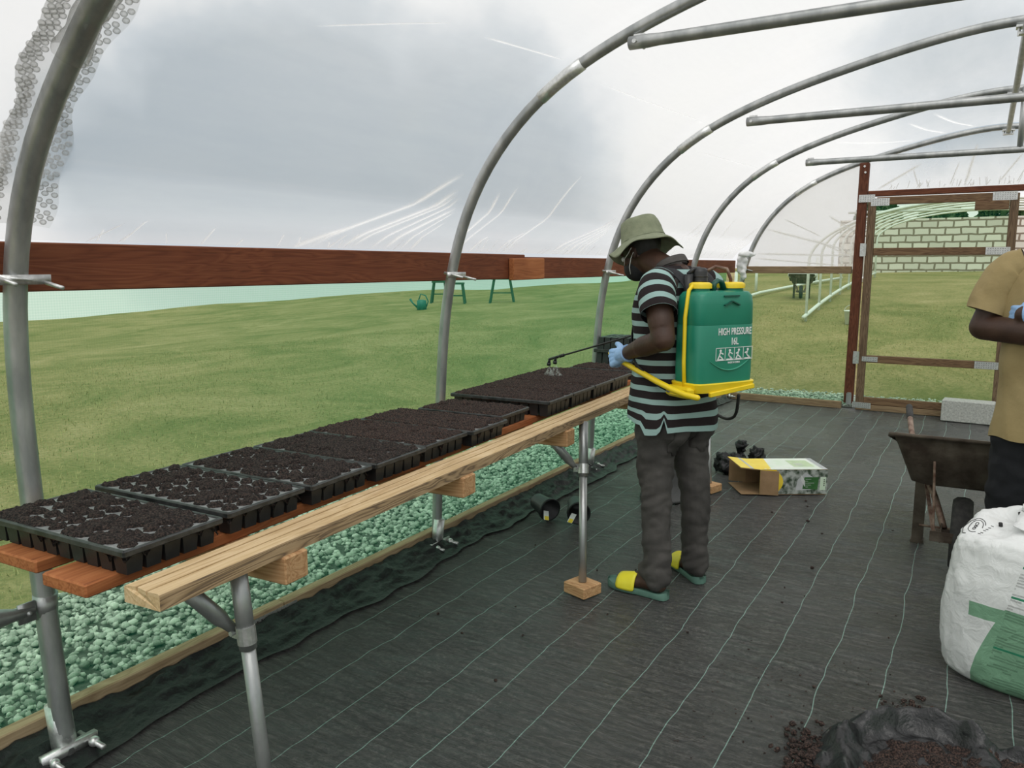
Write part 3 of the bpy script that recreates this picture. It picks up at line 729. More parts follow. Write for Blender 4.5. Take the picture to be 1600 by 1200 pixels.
board('base_board', 'weathered base board along the right wall', 'board', (2.66, -.4, .045), (2.66, 8.93, .045), .05, .10, 'sleeper')
# crumpled edge of the weed mat, tucked up against the base boards
b = MB(); ys = np.linspace(.6, 8.8, 420); pts = []
for y in ys:
    w = .17 + .11 * mnoise.noise(Vector((0, y * 1.3, 2))) + .03 * mnoise.noise(Vector((0, y * 6, 4)))
    if y > 6: w *= .5
    for j in range(15):
        t = j / 14; x = -2.43 + t * w; z = .055 * (1 - t) ** 2 + .006
        z += (.034 * (.35 - abs(mnoise.noise(Vector((x * 17 + y * 3, y * 7, 3))))) + .030 * abs(mnoise.noise(Vector((x * 34, y * 13 + x * 8, 8))))) * math.sin(math.pi * min(1, t + .12)) ** .5
        pts.append((x, y, max(.004 if t < 1 else .0, z)))
b.grid(pts, len(ys), 15); tag(b.build('ground_cover_edge', 'black_film', smooth=True), 'crumpled black plastic edge lying along the left base boards', 'ground cover')

# end frame
Y9 = 8.93
p = board('door_post', 'tall reddish brown post at the hinge side of the door', 'post', (-1.135, Y9, .06), (-1.12, Y9, 2.53), .09, .075, 'stained_post', up=(0, 1, 0))
b = MB(); b.box((0, -.052, -1.19), (.05, .006, .12)); b.tube([(0, -.02, -1.25), (0, -.02, -1.12)], .028, 12); b.build('foot_bracket', 'galvanised', p)
for bz, bx in ((1.20, .01), (1.14, .02)): b = MB(); b.tube([(bx, -.05, bz), (bx, -.04, bz)], .011, 10); b.build('bolt', 'bright_zinc', p)
nail_plate((.05, -.049, .88), .15, .075, (0, -1, 0), p)
board('door_post', 'reddish brown post at the right of the doorway', 'post', (1.35, Y9, .0), (1.34, Y9, 2.50), .09, .075, 'stained_post', up=(0, 1, 0))
board('door_header', 'reddish brown header beam above the screen door', 'beam', (-1.07, Y9 - .005, 2.222), (1.30, Y9 - .005, 2.222), .07, .055, 'stained_cross')
board('end_rail', 'pale timber rail across the end bay left of the door post', 'rail', (-2.30, Y9, 1.455), (-1.185, Y9, 1.455), .05, .075, 'sleeper_cross')
s = board('end_sill', 'low timber sill on the floor left of the door post', 'sill', (-2.38, Y9 - .01, .035), (-1.20, Y9 - .01, .03), .05, .075, 'sleeper_cross')
board('door_sill', 'low timber sill under the screen door', 'sill', (-1.06, Y9 - .02, .03), (.22, Y9 - .02, .03), .06, .06, 'sleeper_cross')
board('end_rail', 'pale timber rail across the end bay right of the doorway', 'rail', (1.40, Y9, 1.455), (2.5, Y9, 1.455), .05, .075, 'sleeper_cross')
d = thing('door_1', 'brown timber screen door with green net and metal nail plates', 'door', (0, Y9 - .025, 0)); d['kind'] = 'structure'
for x in (-1.025, .2): board('stile', None, None, (x, 0, .07), (x, 0, 2.175), .075, .05, 'brown_stile', up=(0, 1, 0), parent=d)
for z in (.10, .54, 1.64, 2.145): board('cross_rail', None, None, (-.985, 0, z), (.16, 0, z), .05, .075, 'brown_rail', parent=d)
board('patch_board', None, None, (-.12, -.035, 2.065), (.16, -.035, 2.065), .02, .085, 'brown_rail', parent=d)
for x, z, w, h in ((-.95, 2.135, .17, .075), (.12, 2.15, .2, .08), (.10, 1.64, .2, .07), (.09, .54, .2, .07), (-.95, .54, .15, .05), (-1.0, .05, .18, .06)): nail_plate((x, -.028, z), w, h, (0, -1, 0), d)
for z in (1.66, .55): b = MB(); b.box((-1.085, -.03, z), (.05, .012, .13)); b.tube([(-1.06, -.036, z - .06), (-1.06, -.036, z + .06)], .009, 8); b.build('hinge', 'bright_zinc', d)
n = net('net_panel', [(-.99, 8.92, .1), (.17, 8.92, .1), (.17, 8.92, 2.12), (-.99, 8.92, 2.12)], None, 14, 16, .004); n['kind'] = 'part'; del n['kind']
n.parent = d; n.location = (0, -(Y9 - .025), 0)
# loose white film knotted round the end hoop where the rail stops
b = MB(); b.ball((-2.29, 8.80, 1.53), .06, (1, .8, 2.2), 18, 14); b.ball((-2.22, 8.72, 1.62), .05, (2.0, .5, .7), 16, 10); b.ball((-2.26, 8.76, 1.42), .035, (1, .8, 2.6), 14, 10)
tag(b.build('film_offcut', 'white_cloth', remesh=(.012, 3), displace=lambda p: .022 * pn(p, 22)), 'scrap of white film bunched round the farthest hoop at rail height', 'film')

# ------------------------------------------------------------------ the potting bench and its trays
BX, BY, BR = -1.48, 1.0, math.atan(.047)
def on_bench(x, y, z):                                   # a point given along (y) and across (x) the bench
    c, s = math.cos(BR), math.sin(BR); return np.array([BX + c * x - s * y, BY + s * x + c * y, z])
def to_bench(p):
    c, s = math.cos(BR), math.sin(BR); dx, dy = p[0] - BX, p[1] - BY; return np.array([c * dx + s * dy, -s * dx + c * dy, p[2]])
bench = thing('potting_bench', 'long timber potting bench on metal legs along the left wall', 'bench', (BX, BY, 0), BR)
LEN = 4.75
def bench_plank(x0, x1, y0, y1, z, th, m, nm='plank', label=None):
    b = MB(); b.box((0, 0, 0), (x1 - x0, y1 - y0, th), bev=.004); o = b.build(nm, m, bench, loc=((x0 + x1) / 2, (y0 + y1) / 2, z - th / 2))
    if label: o['label'] = label
    return o
# front decking plank with two grooves
b = MB(); prof = [(-.115, 0), (-.114, .036), (-.110, .040), (-.082, .040), (-.0808, .030), (-.0772, .030), (-.076, .040), (-.041, .040), (-.0398, .030), (-.0362, .030), (-.035, .040), (-.004, .040), (-.001, .037), (0, .034), (0, 0)]
ys = np.linspace(0, LEN, 40); rings = [[(x, y + .004 * math.sin(x * 60), .757 + z) for x, z in prof] for y in ys]
b.loft([list(reversed(r)) for r in rings])
for k, f in enumerate(b.f):
    q = np.array([b.v[i] for i in f]); n = np.cross(q[1] - q[0], q[2] - q[0])
    if len(f) == 4 and (abs(n[0]) > abs(n[2]) * 3 and abs(q[:, 0].mean()) < .002): b.m[k] = 1
fp = b.build('front_plank', ['pine_deck', 'pine_side'], bench); fp['label'] = 'pale grooved decking plank'
bench_plank(-.365, -.203, -.035, LEN, .79, .033, 'orange_board', label='orange stained plank')
bench_plank(-.635, -.447, .0, LEN, .79, .033, 'orange_board', label='orange stained plank')
b = MB(); b.box((0, 0, 0), (.08, 2.68, .032), bev=.004); o = b.build('plank', 'sleeper', bench, loc=tuple(to_bench((-2.288, 2.39, .773)))); o.rotation_euler = (0, 0, -BR); o['label'] = 'pale weathered plank'
for y, x1 in ((.405, .012), (1.28, .012), (2.18, .012), (3.22, .010), (4.3, .010)):
    b = MB(); b.box((0, 0, 0), (.79, .085, .075), bev=.004); b.build('crossbeam', 'raw_block', bench, loc=(x1 - .395, y, .757 - .0375))
def bench_leg(top, bot, brace_top, block, collar_t):
    top, bot = to_bench(top), to_bench(bot); d = bot - top
    b = MB(); b.tube([top, top + d * (collar_t + .05)], .0225, 14); b.tube([top + d * collar_t, bot], .0185, 14)
    lg = b.build('leg', 'galvanised', bench, smooth=True)
    c = top + d * collar_t; b = MB(); b.tube([c - d * .03, c + d * .03], .0245, 14); b.box(c + V3((-.03, 0, 0)), (.04, .006, .04)); b.tube([c + V3((-.035, -.02, 0)), c + V3((-.035, .02, 0))], .007, 8)
    b.build('leg_clip', 'bright_zinc', lg)
    if brace_top is not None:
        t = to_bench(brace_top); e = c + V3((-.04, 0, 0)); b = MB(); dd = e - t
        b.tube([t, t + dd * .72, t + dd * .82, e], [.021, .021, .016, .012], 14); b.build('brace', 'galvanised', bench, smooth=True)
    if block:
        b = MB(); b.box((0, 0, 0), (.13, .12, .052), bev=.004); o = b.build('foot_block', 'raw_block', lg, loc=(bot[0], bot[1], .026)); o.rotation_euler = (0, 0, -.35)
    return lg
bench_leg((-1.545, 1.262, .757), (-1.497, 1.292, 0.0), (-1.60, 1.13, .75), False, .235)
bench_leg((-1.600, 3.372, .757), (-1.489, 3.150, .05), (-1.675, 3.178, .70), True, .30)
bench_leg((-1.66, 5.56, .757), (-1.484, 5.10, .05), None, True, .3)

def make_tray(seed, label, w=.56, dp=.285, h=.064, nx=10, ny=5, stars=.6, soil='soil', thick=.0075, relief=.005):
    t = thing('seed_tray', label, 'tray', group='seed trays on the bench')
    b = MB(); b.box((0, 0, h - .0035), (w - .016, dp - .016, .004)); b.build('deck', 'tray_deck', t); b = MB()
    for s in (-1, 1):
        b.bar((s * (w / 2 - .004), -dp / 2, h - .0065), (s * (w / 2 - .004), dp / 2, h - .0065), .011, .017, bev=.003)
        b.bar((-w / 2, s * (dp / 2 - .004), h - .0065), (w / 2, s * (dp / 2 - .004), h - .0065), .011, .017, bev=.003)
    b.build('rim', 'grey_black_plastic', t)
    b = MB(); cw, cd = (w - .024) / nx, (dp - .024) / ny
    for i in range(nx):
        for j in range(ny):
            c = (-w / 2 + .012 + cw * (i + .5), -dp / 2 + .012 + cd * (j + .5), (h - .004) / 2)
            b.box(c, (cw * .74, cd * .74, h - .004), taper=1.27)
    b.build('cell_cups', 'black_plastic', t)
    rr = random.Random(seed); n1, n2 = 170, 88; pts = []
    on = {(i, j): rr.random() < stars for i in range(nx + 1) for j in range(ny + 1)}
    for i in range(n1):
        x = (i / (n1 - 1) - .5) * (w - .016)
        for j in range(n2):
            y = (j / (n2 - 1) - .5) * (dp - .016)
            u, v = (x + w / 2 - .012) / cw, (y + dp / 2 - .012) / cd; ku, kv = round(u), round(v)
            du, dv = abs(u - ku) * cw, abs(v - kv) * cd
            z = thick + relief * mnoise.noise(Vector((x * 38 + seed * 9, y * 38, seed))) + relief * 1.1 * mnoise.noise(Vector((x * 90, y * 90, seed * 3))) + .003 * mnoise.noise(Vector((x * 300, y * 300, seed)))
            z += .0025 * math.sin(math.pi * (u % 1)) * math.sin(math.pi * (v % 1))
            if on.get((ku, kv)):
                st = du ** .62 + dv ** .62
                z -= .042 * max(0, 1 - st / (.165 if stars > .4 else .150)) * (1 + .9 * mnoise.noise(Vector((ku * 3.1, kv * 2.3, seed))))
            e = min(w / 2 - .008 - abs(x), dp / 2 - .008 - abs(y))
            z -= .008 * max(0, 1 - e / .012)
            pts.append((x, y, h + z))
    b = MB(); b.grid(pts, n1, n2); s = b.build('compost', soil, t, smooth=True)
    return t
TR = [(.03, .855, .55, 'soil filled seed tray nearest the camera, overhanging the bench end'), (.345, .855, .9, 'second soil filled seed tray from the near end, with many grey star gaps'),
      (.642, .855, .7, 'third soil filled seed tray from the near end of the bench'), (.94, .855, .3, 'fourth soil filled seed tray from the near end of the bench'),
      (1.236, .855, .12, 'fifth soil filled seed tray from the near end of the bench'), (1.53, .855, .06, 'sixth soil filled seed tray, last before the small sunken tray')]
FX = [-.150, -.160, -.146, -.135, -.142, -.122]
for k, (y, z, st, lab) in enumerate(TR):
    t = make_tray(k + 1, lab, stars=st, soil='soil' if k < 4 else 'soil_red'); c = on_bench(FX[k] - .28, y + .1425, .791); t.location = c; t.rotation_euler = (0, 0, BR + rnd.uniform(-.012, .012))
t = make_tray(7, 'small sunken tray of soil in the middle of the tray row', .44, .27, .058, 8, 5, .05, 'soil_red'); t.location = on_bench(-.41, 2.02, .791); t.rotation_euler = (0, 0, BR)
LB = ['first soil tray beyond the small sunken tray', 'second soil tray beyond the small sunken tray', 'soil tray just before the one the man is watering', 'soil tray beside the gloved hand, under the spray lance']
for k, (y, lab) in enumerate(zip((2.235, 2.52, 2.81, 3.10), LB)):
    t = make_tray(8 + k, lab, .55, .28, .074, stars=.03, soil='soil_red', relief=.004); t.location = on_bench(-.40, y + .14, .791); t.rotation_euler = (0, 0, BR)
t = make_tray(12, 'small tray of soil behind the gloved hand, beside the stacked empty trays', .44, .27, .056, 8, 5, .1, 'soil_red'); t.location = on_bench(-.40, 3.72, .791); t.rotation_euler = (0, 0, BR)

def empty_tray(label):
    t = thing('cell_tray', label, 'tray', group='empty upturned cell trays'); w, dp, h = .56, .34, .105
    b = MB()
    for s in (-1, 1):
        b.bar((s * (w / 2 - .008), -dp / 2, .012), (s * (w / 2 - .008), dp / 2, .012), .016, .024, bev=.003); b.bar((-w / 2, s * (dp / 2 - .008), .012), (w / 2, s * (dp / 2 - .008), .012), .016, .024, bev=.003)
    b.box((0, 0, .014), (w - .02, dp - .02, .006)); b.build('rim', 'grey_black_plastic', t)
    b = MB(); nx, ny = 11, 2; cw, cd = (w - .04) / nx, (dp - .04) / ny
    for i in range(nx):
        for j in range(ny):
            c = (-w / 2 + .02 + cw * (i + .5), -dp / 2 + .02 + cd * (j + .5), .017 + (h - .017) / 2); b.box(c, (cw * .92, cd * .97, h - .017), taper=.86)
    b.build('cell_cups', 'black_plastic', t); return t
e1 = empty_tray('lower of two empty black cell trays stacked upside down'); e1.location = on_bench(-.375, 4.22, .791); e1.rotation_euler = (0, 0, BR)
e2 = dup(e1, on_bench(-.365, 4.23, .899), BR, 'upper of two empty black cell trays stacked upside down')
b = MB(); b.ball((0, 0, .05), .055, (1.3, 1, .9), 22, 16)
tag(b.build('crumpled_bag', 'pale_lime', smooth=True, loc=on_bench(-.09, 4.12, .795), displace=lambda p: .02 * pn(p, 26, 3)), 'pale green crumpled bag on the bench behind the man', 'bag')

# ------------------------------------------------------------------ gravel and grass
def gravel():
    g = np.random.default_rng(5); t = (1 + 5 ** .5) / 2
    iv = np.array([(-1, t, 0), (1, t, 0), (-1, -t, 0), (1, -t, 0), (0, -1, t), (0, 1, t), (0, -1, -t), (0, 1, -t), (t, 0, -1), (t, 0, 1), (-t, 0, -1), (-t, 0, 1)]) / math.hypot(1, t)
    fv = np.array([(0, 11, 5), (0, 5, 1), (0, 1, 7), (0, 7, 10), (0, 10, 11), (1, 5, 9), (5, 11, 4), (11, 10, 2), (10, 7, 6), (7, 1, 8), (3, 9, 4), (3, 4, 2), (3, 2, 6), (3, 6, 8), (3, 8, 9), (4, 9, 5), (2, 4, 11), (6, 2, 10), (8, 6, 7), (9, 8, 1)])
    P = []
    n = 23000
    x = g.uniform(-3.75, -2.52, n); y = g.uniform(-.2, 9.6, n); edge = np.array([-3.52 - .12 * mnoise.noise(Vector((0, q * 1.7, 0))) - .08 * mnoise.noise(Vector((3, q * 6, 0))) for q in y])
    k = x > edge; P.append(np.column_stack([x[k], y[k]]))
    n = 9000; x = g.uniform(-3.4, 1.6, n); y = g.uniform(9.06, 10.2, n); ed = np.array([9.88 + .14 * mnoise.noise(Vector((q * 1.5, 0, 5))) for q in x]); k = y < ed; P.append(np.column_stack([x[k], y[k]]))
    P = np.vstack(P); m = len(P); sz = g.uniform(.009, .021, m)
    vs = iv[None] * (1 + g.uniform(-.38, .32, (m, 12, 1))) * (sz[:, None, None] * g.uniform(.7, 1.25, (m, 1, 3)))
    a = g.uniform(0, 6.28, m); c, s = np.cos(a), np.sin(a); X = vs[..., 0] * c[:, None] - vs[..., 1] * s[:, None]; Y = vs[..., 0] * s[:, None] + vs[..., 1] * c[:, None]
    V = np.stack([X + P[:, :1], Y + P[:, 1:], vs[..., 2] * .75 + (g.uniform(-.012, .016, m))[:, None]], -1).reshape(-1, 3)
    Fc = (fv[None] + (np.arange(m) * 12)[:, None, None]).reshape(-1, 3)
    me = bpy.data.meshes.new('gravel'); me.vertices.add(len(V)); me.vertices.foreach_set('co', V.ravel()); me.loops.add(Fc.size); me.loops.foreach_set('vertex_index', Fc.ravel())
    me.polygons.add(len(Fc)); me.polygons.foreach_set('loop_start', np.arange(len(Fc)) * 3); me.update(calc_edges=True); me.materials.append(MATS['stones'])
    o = bpy.data.objects.new('gravel', me); COL.objects.link(o); tag(o, 'strip of pale crushed stone gravel outside the net', 'gravel', kind='stuff')
    b = MB(); b.box((-3.0, 4.7, -.03), (1.05, 9.8, .05)); b.box((-.9, 9.45, -.03), (4.8, .85, .05)); tag(b.build('gravel_bed', 'packed_stone'), 'packed stone bed under the loose gravel', kind='structure')
    # short grass blades in the near field
    n = 60000; r = 3.3 + 12 * g.power(1.6, n); az = np.radians(g.uniform(-80, 6, n)); x = r * np.sin(az); y = r * np.cos(az)
    k = ((x < -3.6) | (y > 10.0)); x, y = x[k], y[k]; n = len(x); z = np.array([ground_z(p, q) for p, q in zip(x, y)])
    L = g.uniform(.02, .05, n); th = g.uniform(0, 6.28, n); w = .0035; lean = g.uniform(.2, 1.3, n)
    b0 = np.column_stack([x - np.sin(th) * w, y + np.cos(th) * w, z - .004]); b1 = np.column_stack([x + np.sin(th) * w, y - np.cos(th) * w, z - .004]); tp = np.column_stack([x + np.cos(th) * L * np.sin(lean), y + np.sin(th) * L * np.sin(lean), z + L * np.cos(lean)])
    V = np.stack([b0, b1, tp], 1).reshape(-1, 3); Fc = np.arange(n * 3).reshape(-1, 3)
    me = bpy.data.meshes.new('grass'); me.vertices.add(len(V)); me.vertices.foreach_set('co', V.ravel()); me.loops.add(Fc.size); me.loops.foreach_set('vertex_index', Fc.ravel())
    me.polygons.add(n); me.polygons.foreach_set('loop_start', np.arange(n) * 3); me.update(calc_edges=True); me.materials.append(MATS['grass_blade'])
    o = bpy.data.objects.new('grass', me); COL.objects.link(o); tag(o, 'short tufts of grass growing in the field beyond the gravel', 'grass', kind='stuff')
gravel()

# ------------------------------------------------------------------ people: shared builders
def capsules(segs):
    b = MB()
    for p, q, r0, r1 in segs: b.tube([p, q], [r0, r1], 14, round_caps=True)
    return b
def hand_mb(b, wrist, fwd, back, thumb_side, curl=(50, 70, 45), sc=1.0, thumb_curl=.6, grow=0, thumb_in=0.0):
    f = unit(fwd); n = unit(V3(back) - f * (V3(back) @ f)); t = unit(V3(thumb_side) - f * (V3(thumb_side) @ f) - n * (V3(thumb_side) @ n)); w = V3(wrist)
    Q = lambda a, c, e: w + (f * a + t * c + n * e) * sc
    g = grow
    b.tube([Q(-.02, 0, 0), Q(.02, 0, 0)], [.027 * sc + g, .030 * sc + g], 12, round_caps=True, flat=None)
    for k, (c, ln, r) in enumerate(((.030, .078, .0098), (.010, .084, .0102), (-.010, .078, .0098), (-.029, .062, .0088))):
        kn = Q(.088 - .004 * abs(k - 1), c * 1.0, .004)
        b.tube([Q(.012, c * .55, 0), kn], [.017 * sc + g, .0135 * sc + g], 10, round_caps=True)
        p = kn; a = 0; spread = (c * 1.5)
        for q, frac in enumerate((.45, .32, .23)):
            a += R(curl[q]) * (1 + .06 * (k - 1)); d = f * math.cos(a) - n * math.sin(a) + t * spread * (1 if q == 0 else .3); e = p + unit(d) * ln * frac * sc
            b.tube([p, e], [r * sc * (1 - .06 * q) + g, r * sc * (.94 - .06 * q) + g], 10, round_caps=True); p = e
    p = Q(.022, .030, -.006); a = thumb_curl
    for q, (ln, r) in enumerate(((.042, .0135), (.033, .0115), (.026, .0100))):
        d = unit(f * (.55 + .15 * q + thumb_in) + t * (.75 - .25 * q * a - thumb_in * .7) - n * (.25 + .3 * q * a)); e = p + d * ln * sc
        b.tube([p, e], [r * sc + g, r * .93 * sc + g], 10, round_caps=True); p = e
def ell_ring(c, a, b_, n=56, px=2.0, rot=None, z=None):
    out = []
    for j in range(n):
        t = 2 * math.pi * j / n; ct, st = math.cos(t), math.sin(t); e = 2 / px
        out.append(V3((c[0] + a * math.copysign(abs(ct) ** e, ct), c[1] + b_ * math.copysign(abs(st) ** e, st), c[2])))
    return out
def interp_rows(rows, n):
    A = np.array(rows, float); T = np.linspace(0, len(A) - 1, n); out = np.array([np.interp(T, range(len(A)), A[:, k]) for k in range(A.shape[1])]).T
    for _ in range(3): out[1:-1] = .25 * out[:-2] + .5 * out[1:-1] + .25 * out[2:]
    return out
def torso_cloth(b, rows, n=44, hem=None, flip=False, seed=0, fold=.006):
    rows = interp_rows(rows, n); rings = []; uvs = []; m = 64; ln = 0
    for i, (z, cx, cy, a, bb, px) in enumerate(rows):
        if i: ln += math.hypot(z - rows[i - 1][0], (cx - rows[i - 1][1]) * .3)
        ring = ell_ring((cx, cy, z), a, bb, m, px)
        for j in range(m):
            q = ring[j]; t = 2 * math.pi * j / m; d = unit((math.cos(t) / a, math.sin(t) / bb, 0)); k = 1 - i / (n - 1)
            q = q + d * (fold * (1 + 1.2 * k) * mnoise.noise(Vector((math.cos(t) * 2.2 + seed, math.sin(t) * 2.2, z * 6))) + fold * .7 * mnoise.noise(Vector((t * 4, z * 9, seed + 4))))
            if hem is not None: q = q + V3((0, 0, hem(t) * max(0, 1 - i / 9)))
            ring[j] = q; uvs.append((j / m, ln + (0 if hem is None else hem(t) * max(0, 1 - i / 9) * .0)))
        rings.append(ring)
    b.loft(rings, (False, False), 0, uvs); return b
def sleeve_cloth(b, path, radii, n=18, seed=0, fold=.005, flat=(1, 1), v0=0):
    P = interp_rows([(*p, r) for p, r in zip(path, radii)], n); vs = []; prev = None; m = 30; rings = []; uvs = []; ln = v0
    for i in range(n):
        d = unit(P[min(i + 1, n - 1)][:3] - P[max(i - 1, 0)][:3])
        if prev is None: _, sd, u = frame(d, (1, 0, 0))
        else: u = unit(prev - d * (prev @ d)); sd = np.cross(d, u)
        prev = u; ring = []
        if i: ln += np.linalg.norm(P[i][:3] - P[i - 1][:3])
        for j in range(m):
            t = 2 * math.pi * j / m; r = P[i][3] * (1 + fold * 14 * mnoise.noise(Vector((math.cos(t) * 1.5 + seed, math.sin(t) * 1.5, i * .35))))
            ring.append(P[i][:3] + (sd * math.cos(t) * flat[0] + u * math.sin(t) * flat[1]) * r); uvs.append((j / m, ln))
        rings.append(ring)
    b.loft(rings, (False, False), 0, uvs); return b
def head_segs(c, fwd, up=(0, 0, 1), s=1.0):
    f = unit(fwd); sd = unit(np.cross(up, f)); u = np.cross(f, sd); c = V3(c); Q = lambda a, l, h: c + (f * a + sd * l + u * h) * s
    M = np.column_stack([f, sd, u]); b = MB()
    b.ball(Q(-.012, 0, .035), .092 * s, (1.06, .84, .98), 20, 14, M); b.ball(Q(.022, 0, -.03), .072 * s, (.98, .86, 1.08), 18, 12, M)
    b.ball(Q(.048, 0, -.082), .032 * s, (1.0, 1.25, .9), 14, 10, M)
    b.tube([Q(.088, 0, .012), Q(.110, 0, -.026)], [.010 * s, .017 * s], 10, round_caps=True)
    for k in (-1, 1):
        b.ball(Q(.104, k * .013, -.031), .010 * s, (1, 1, .8), 8, 6, M); b.ball(Q(-.008, k * .079, -.008), .030 * s, (.75, .35, 1.1), 12, 8, M)
        b.tube([Q(.082, k * .048, .034), Q(.091, k * .016, .030)], .010 * s, 8, round_caps=True)
        b.ball(Q(.062, k * .042, -.022), .026 * s, (.8, .9, .9), 10, 8, M)
    b.tube([Q(.086, -.022, -.052), Q(.095, 0, -.050), Q(.086, .022, -.052)], .0085 * s, 8, round_caps=True)
    b.tube([Q(.082, -.018, -.063), Q(.091, 0, -.064), Q(.082, .018, -.063)], .0085 * s, 8, round_caps=True)
    return b, Q, M
def foot_mb(b, heel, toe, ankle, z0, sg=1):
    h, t, a = V3(heel), V3(toe), V3(ankle); d = unit(t - h); ln = np.linalg.norm(t - h); s = unit((-d[1], d[0], 0)) * sg; Z = V3((0, 0, 1)); h = h + Z * z0
    b.tube([h + d * .035 + Z * (.034), h + d * ln * .55 + Z * .034], [.034, .034], 12, round_caps=True)
    b.tube([a, h + d * .06 + Z * .045], [.040, .036], 12, round_caps=True); b.tube([a + d * .02, h + d * ln * .55 + Z * .045], [.036, .026], 12, round_caps=True)
    b.tube([h + d * ln * .5 - s * .012 + Z * .030, h + d * ln * .74 - s * .018 + Z * .024], [.030, .022], 12, round_caps=True); b.tube([h + d * ln * .5 + s * .012 + Z * .030, h + d * ln * .72 + s * .022 + Z * .024], [.030, .022], 12, round_caps=True)
    for k, (o, l, r) in enumerate(((-.030, .95, .0135), (-.012, .93, .0105), (.003, .90, .0100), (.017, .86, .0095), (.030, .81, .0090))):
        b.tube([h + d * ln * .70 + s * o * .9 + Z * .021, h + d * (ln * l - .012) + s * o + Z * .014], [r * 1.05, r], 10, round_caps=True)

# ------------------------------------------------------------------ the man watering the trays
MX, MY, MR = -1.15, 3.40, R(158.3)
def man_world(p):
    c, s = math.cos(MR), math.sin(MR); return np.array([MX + c * p[0] - s * p[1], MY + s * p[0] + c * p[1], p[2]])
def sandal(parent, heel, toe, sg, z=0):
    h, t = V3((*heel, 0)), V3((*toe, 0)); d = unit(t - h); s = unit((-d[1], d[0], 0)) * sg; L_ = np.linalg.norm(t - h) + .022; h = h - d * .010
    prof = [(0, .012, 0), (.03, .029, 0), (.10, .036, .002), (.25, .036, .003), (.45, .037, .006), (.65, .046, .010), (.82, .047, .008), (.93, .036, .003), (.985, .018, 0), (1, .006, 0)]
    b = MB()
    def ring(zz, k, up):
        left = [h + d * (u * L_) + s * (w * k + o * .5) + V3((0, 0, zz + up * (.006 if u > .9 or u < .05 else 0))) for u, w, o in prof]
        right = [h + d * (u * L_) - s * (w * k - o * .5) + V3((0, 0, zz + up * (.006 if u > .9 or u < .05 else 0))) for u, w, o in prof]
        return left + right[::-1]
    b.loft([ring(z, .95, 0), ring(z + .006, 1.03, 0), ring(z + .022, 1.05, 0), ring(z + .030, 1.02, 1), ring(z + .024, .90, 0)], (True, True))
    root = b.build('sandal', 'sandal_green', parent, smooth=True); smooth_by_angle(root, 50); b = MB(); rows = []
    for u, hh, wd in ((.48, .088, .047), (.58, .082, .050), (.68, .074, .052), (.78, .066, .053)):
        r = []
        for k in range(17):
            a = math.pi * k / 16; r.append(h + d * (u * L_) + s * (math.cos(a) * wd + .004) + V3((0, 0, z + .014 + math.sin(a) ** .8 * (hh - .006))))
        rows.append(r)
    pts = [p for r in rows for p in r]; b.grid(pts, 4, 17); b.build('strap', 'sandal_yellow', root, smooth=True, solid=.005, sub=1)
    return root
